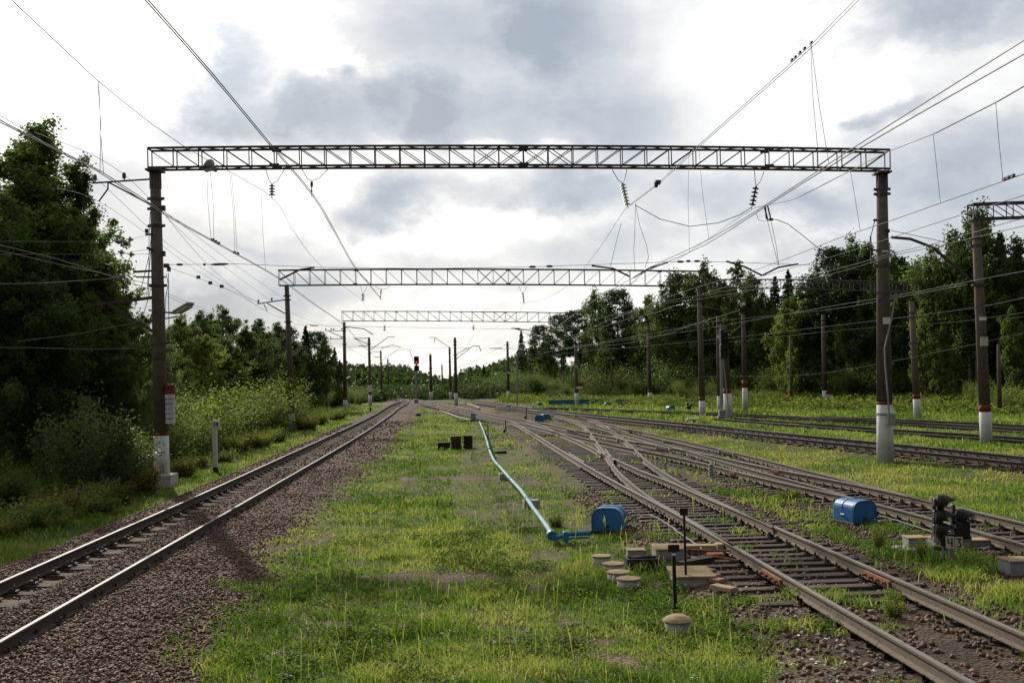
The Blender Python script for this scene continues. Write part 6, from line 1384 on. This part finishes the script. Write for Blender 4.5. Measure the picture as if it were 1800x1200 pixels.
def weeds():
    """low broad-leaved plants mixed into the grass, and the tangle under the trees"""
    g = np.random.default_rng(9); Vs, Fs, T = [], [], []; o = 0
    def put(X, Y, per, rad, hh, size, tone):
        nonlocal o
        n = len(X); Z = gz(X, Y); k = np.repeat(np.arange(n), per); m = len(k); ph = g.uniform(0, 6.28, m); rr = rad*np.sqrt(g.uniform(0, 1, m))*np.repeat(g.uniform(.5, 1.3, n), per)
        C = np.stack([X[k]+np.cos(ph)*rr, Y[k]+np.sin(ph)*rr, Z[k]+hh*g.uniform(.1, 1, m)*np.repeat(g.uniform(.4, 1.25, n), per)], -1)
        V, F = leaf_quads(C, size, flat=.45, g=g); Vs.append(V); Fs.append(F+o); o += len(V); T.append(np.repeat(np.clip(tone+np.repeat(g.normal(0, .18, n), per)+g.normal(0, .1, m), 0, 1), 4))
    X = g.uniform(-4, 6, 3200); Y = g.uniform(9, 24, 3200); d, h = grass_density(X, Y); k = (g.uniform(size=3200) < d*sstep(.45, .62, fbm(X+5, Y, .9, 3))) & (X > XA(Y)+3.2); put(X[k], Y[k], 46, .20, .14, .048, .18)
    X = g.uniform(-22, 0, 5000); Y = g.uniform(22, 110, 5000); dd = X-XA(Y); k = (dd < -5.4) & (dd > -17) & (X/Y > -.55) & ((Y > 44) | (g.uniform(size=5000) < .35)); put(X[k], Y[k], 60, .5, .62, .085, .3)
    X = g.uniform(-2, 70, 9000); Y = g.uniform(45, 165, 9000); px = U0+X/Y*FPX; lim = np.interp(px, [850, 1000, 1200, 1500, 1850], [150, 130, 100, 84, 66]); k = (Y > lim) & (Y < lim*1.35) & (px > 820) & (px < 1900); put(X[k], Y[k], 30, .8, .95, .24, .42)
    ob = np_mesh('undergrowth', np.concatenate(Vs), np.concatenate(Fs), M['weeds'], np.concatenate(T)); kind(ob, 'stuff'); ob['label'] = 'tangled herbs and seedlings on the banks and at the forest edges'; ob['category'] = 'undergrowth'
weeds()
def far_scrub():
    g = np.random.default_rng(29); Vs, Fs, T = [], [], []; o = 0
    n = 3200; X = g.uniform(-50, 16, n); Y = g.uniform(178, 240, n); px = U0+X/Y*FPX; k = ((px < 698) | (px > 718)) & (px > 580) & (px < 910); X, Y = X[k], Y[k]
    per = 34; q = np.repeat(np.arange(len(X)), per); m = len(q); hh = g.uniform(.8, 2.6, len(X))[q]
    C = np.stack([X[q]+g.normal(0, .9, m), Y[q]+g.normal(0, .9, m), gz(X, Y)[q]+hh*g.uniform(.05, 1, m)], -1); V, F = leaf_quads(C, .5, flat=.3, g=g)
    ob = np_mesh('scrub', V, F, M['leaf_dark'], np.repeat(np.clip(g.uniform(0, 1, len(X))[q]+g.normal(0, .15, m), 0, 1), 4)); kind(ob, 'stuff'); ob['label'] = 'dark low scrub around the far end of the tracks'; ob['category'] = 'scrub'
far_scrub()
def flowers():
    g = np.random.default_rng(19); n = 700; X = g.uniform(-3, 5, n); Y = g.uniform(9, 20, n); d, h = grass_density(X, Y); k = (g.uniform(size=n) < d*sstep(.5, .7, fbm(X-40, Y+3, .7, 2))) & (X > XA(Y)+3.4); X, Y, h = X[k], Y[k], h[k]; per = 7; q = np.repeat(np.arange(len(X)), per); m = len(q)
    C = np.stack([X[q]+g.normal(0, .035, m), Y[q]+g.normal(0, .03, m), gz(X, Y)[q]+h[q]*1.1+g.normal(0, .012, m)], -1); V, F = leaf_quads(C, .022, flat=.8, g=g, aspect=.9)
    ob = np_mesh('flowers', V, F, M['litter']); kind(ob, 'stuff'); ob['label'] = 'tiny white flower heads scattered in the foreground grass'; ob['category'] = 'flowers'
    n = 1500; X = g.uniform(2.0, 6.5, n); Y = g.uniform(9, 16, n); k = inpoly(X, Y, BARE) | ((X < XBL(Y)-.2) & (X > XBL(Y)-1.8) & (g.uniform(size=n) < .4)); k &= (X < XBL(Y)-.12); X, Y = X[k], Y[k]
    C = np.stack([X, Y, gz(X, Y)+.012], -1); V, F = leaf_quads(C, .055, flat=.9, g=g, aspect=.6); ob = np_mesh('litter', V, F, M['litter']); kind(ob, 'stuff'); ob['label'] = 'pale chips and litter on the ground beside the lower right rail'; ob['category'] = 'litter'
flowers()
def stones():
    g = np.random.default_rng(3); Xs, Ys = [], []
    for y0, y1, dens in ((9, 13, 560), (13, 18, 400), (18, 26, 200), (26, 40, 80), (40, 60, 22), (60, 85, 7)):
        n = int(dens*(y1-y0)*18); X = g.uniform(-13, 5, n); Y = g.uniform(y0, y1, n); Xs.append(X); Ys.append(Y)
    X = np.concatenate(Xs); Y = np.concatenate(Ys); d = X-XA(Y); e = 3.1+2.6*(fbm(X, Y, .55, 4)-.5)
    k = (d > -2.6) & (d < e+.6*g.normal(size=len(X))*.6) & (np.abs(np.abs(d)-.795) > .17) & (np.abs(X/Y) < .68); X, Y = X[k], Y[k]
    sz = [g.uniform(.012, .031, len(X))*np.maximum(1, Y/32)]
    n = 15000; X2 = g.uniform(1, 12, n); Y2 = g.uniform(9, 32, n); yl = X2-XBL(Y2); yr = X2-right_edge(Y2); near = np.minimum.reduce([np.abs(X2-f(Y2)) for f in (XBL, XBR, XCL, XCU, XDR)])
    k = (yl > -1.5) & (yr < .6) & (near > .14) & (np.abs(X2/Y2) < .54); X = np.concatenate([X, X2[k]]); Y = np.concatenate([Y, Y2[k]]); sz.append(g.uniform(.018, .042, k.sum())); sz = np.concatenate(sz)
    n = len(X); print('stones', n); Z = gz(X, Y)
    base = np.array([[x, y, z] for z in (-1, 1) for y in (-1, 1) for x in (-1, 1)], float); V = base[None]*g.uniform(.55, 1.1, (n, 8, 3))
    A = g.normal(size=(n, 3, 3)); Q, _ = np.linalg.qr(A); V = np.einsum('nij,nkj->nki', Q, V*np.array([1, .8, .6]))*sz[:, None, None]; V = V+np.stack([X, Y, Z+sz*.25], -1)[:, None, :]
    f = np.array([(0, 2, 3, 1), (4, 5, 7, 6), (0, 1, 5, 4), (2, 6, 7, 3), (0, 4, 6, 2), (1, 3, 7, 5)]); F = (np.arange(n)[:, None, None]*8+f[None]).reshape(-1, 4)
    m = bpy.data.materials.new('ballast_stone_mix'); m.use_nodes = True; t = m.node_tree; b = t.nodes['Principled BSDF']; at = t.nodes.new('ShaderNodeAttribute'); at.attribute_name = 'tint'
    r = tramp(t, at.outputs['Fac'], [(0, (.036, .018, .011)), (.4, (.092, .043, .024)), (.75, (.15, .079, .048)), (1, (.27, .19, .145))]); lk(t, r.outputs[0], b.inputs['Base Color']); b.inputs['Roughness'].default_value = .8
    bt = g.beta(2, 2.6, n)-.22*sstep(.8, .6, np.abs(X-XA(Y)))+.25*(fbm(X, Y, .7, 3)-.5); ob = np_mesh('ballast_stones', V.reshape(-1, 3), F, m, np.repeat(np.clip(bt, 0, 1), 8)); kind(ob, 'stuff'); ob['label'] = 'loose brown ballast stones along the tracks'; ob['category'] = 'ballast'
stones()
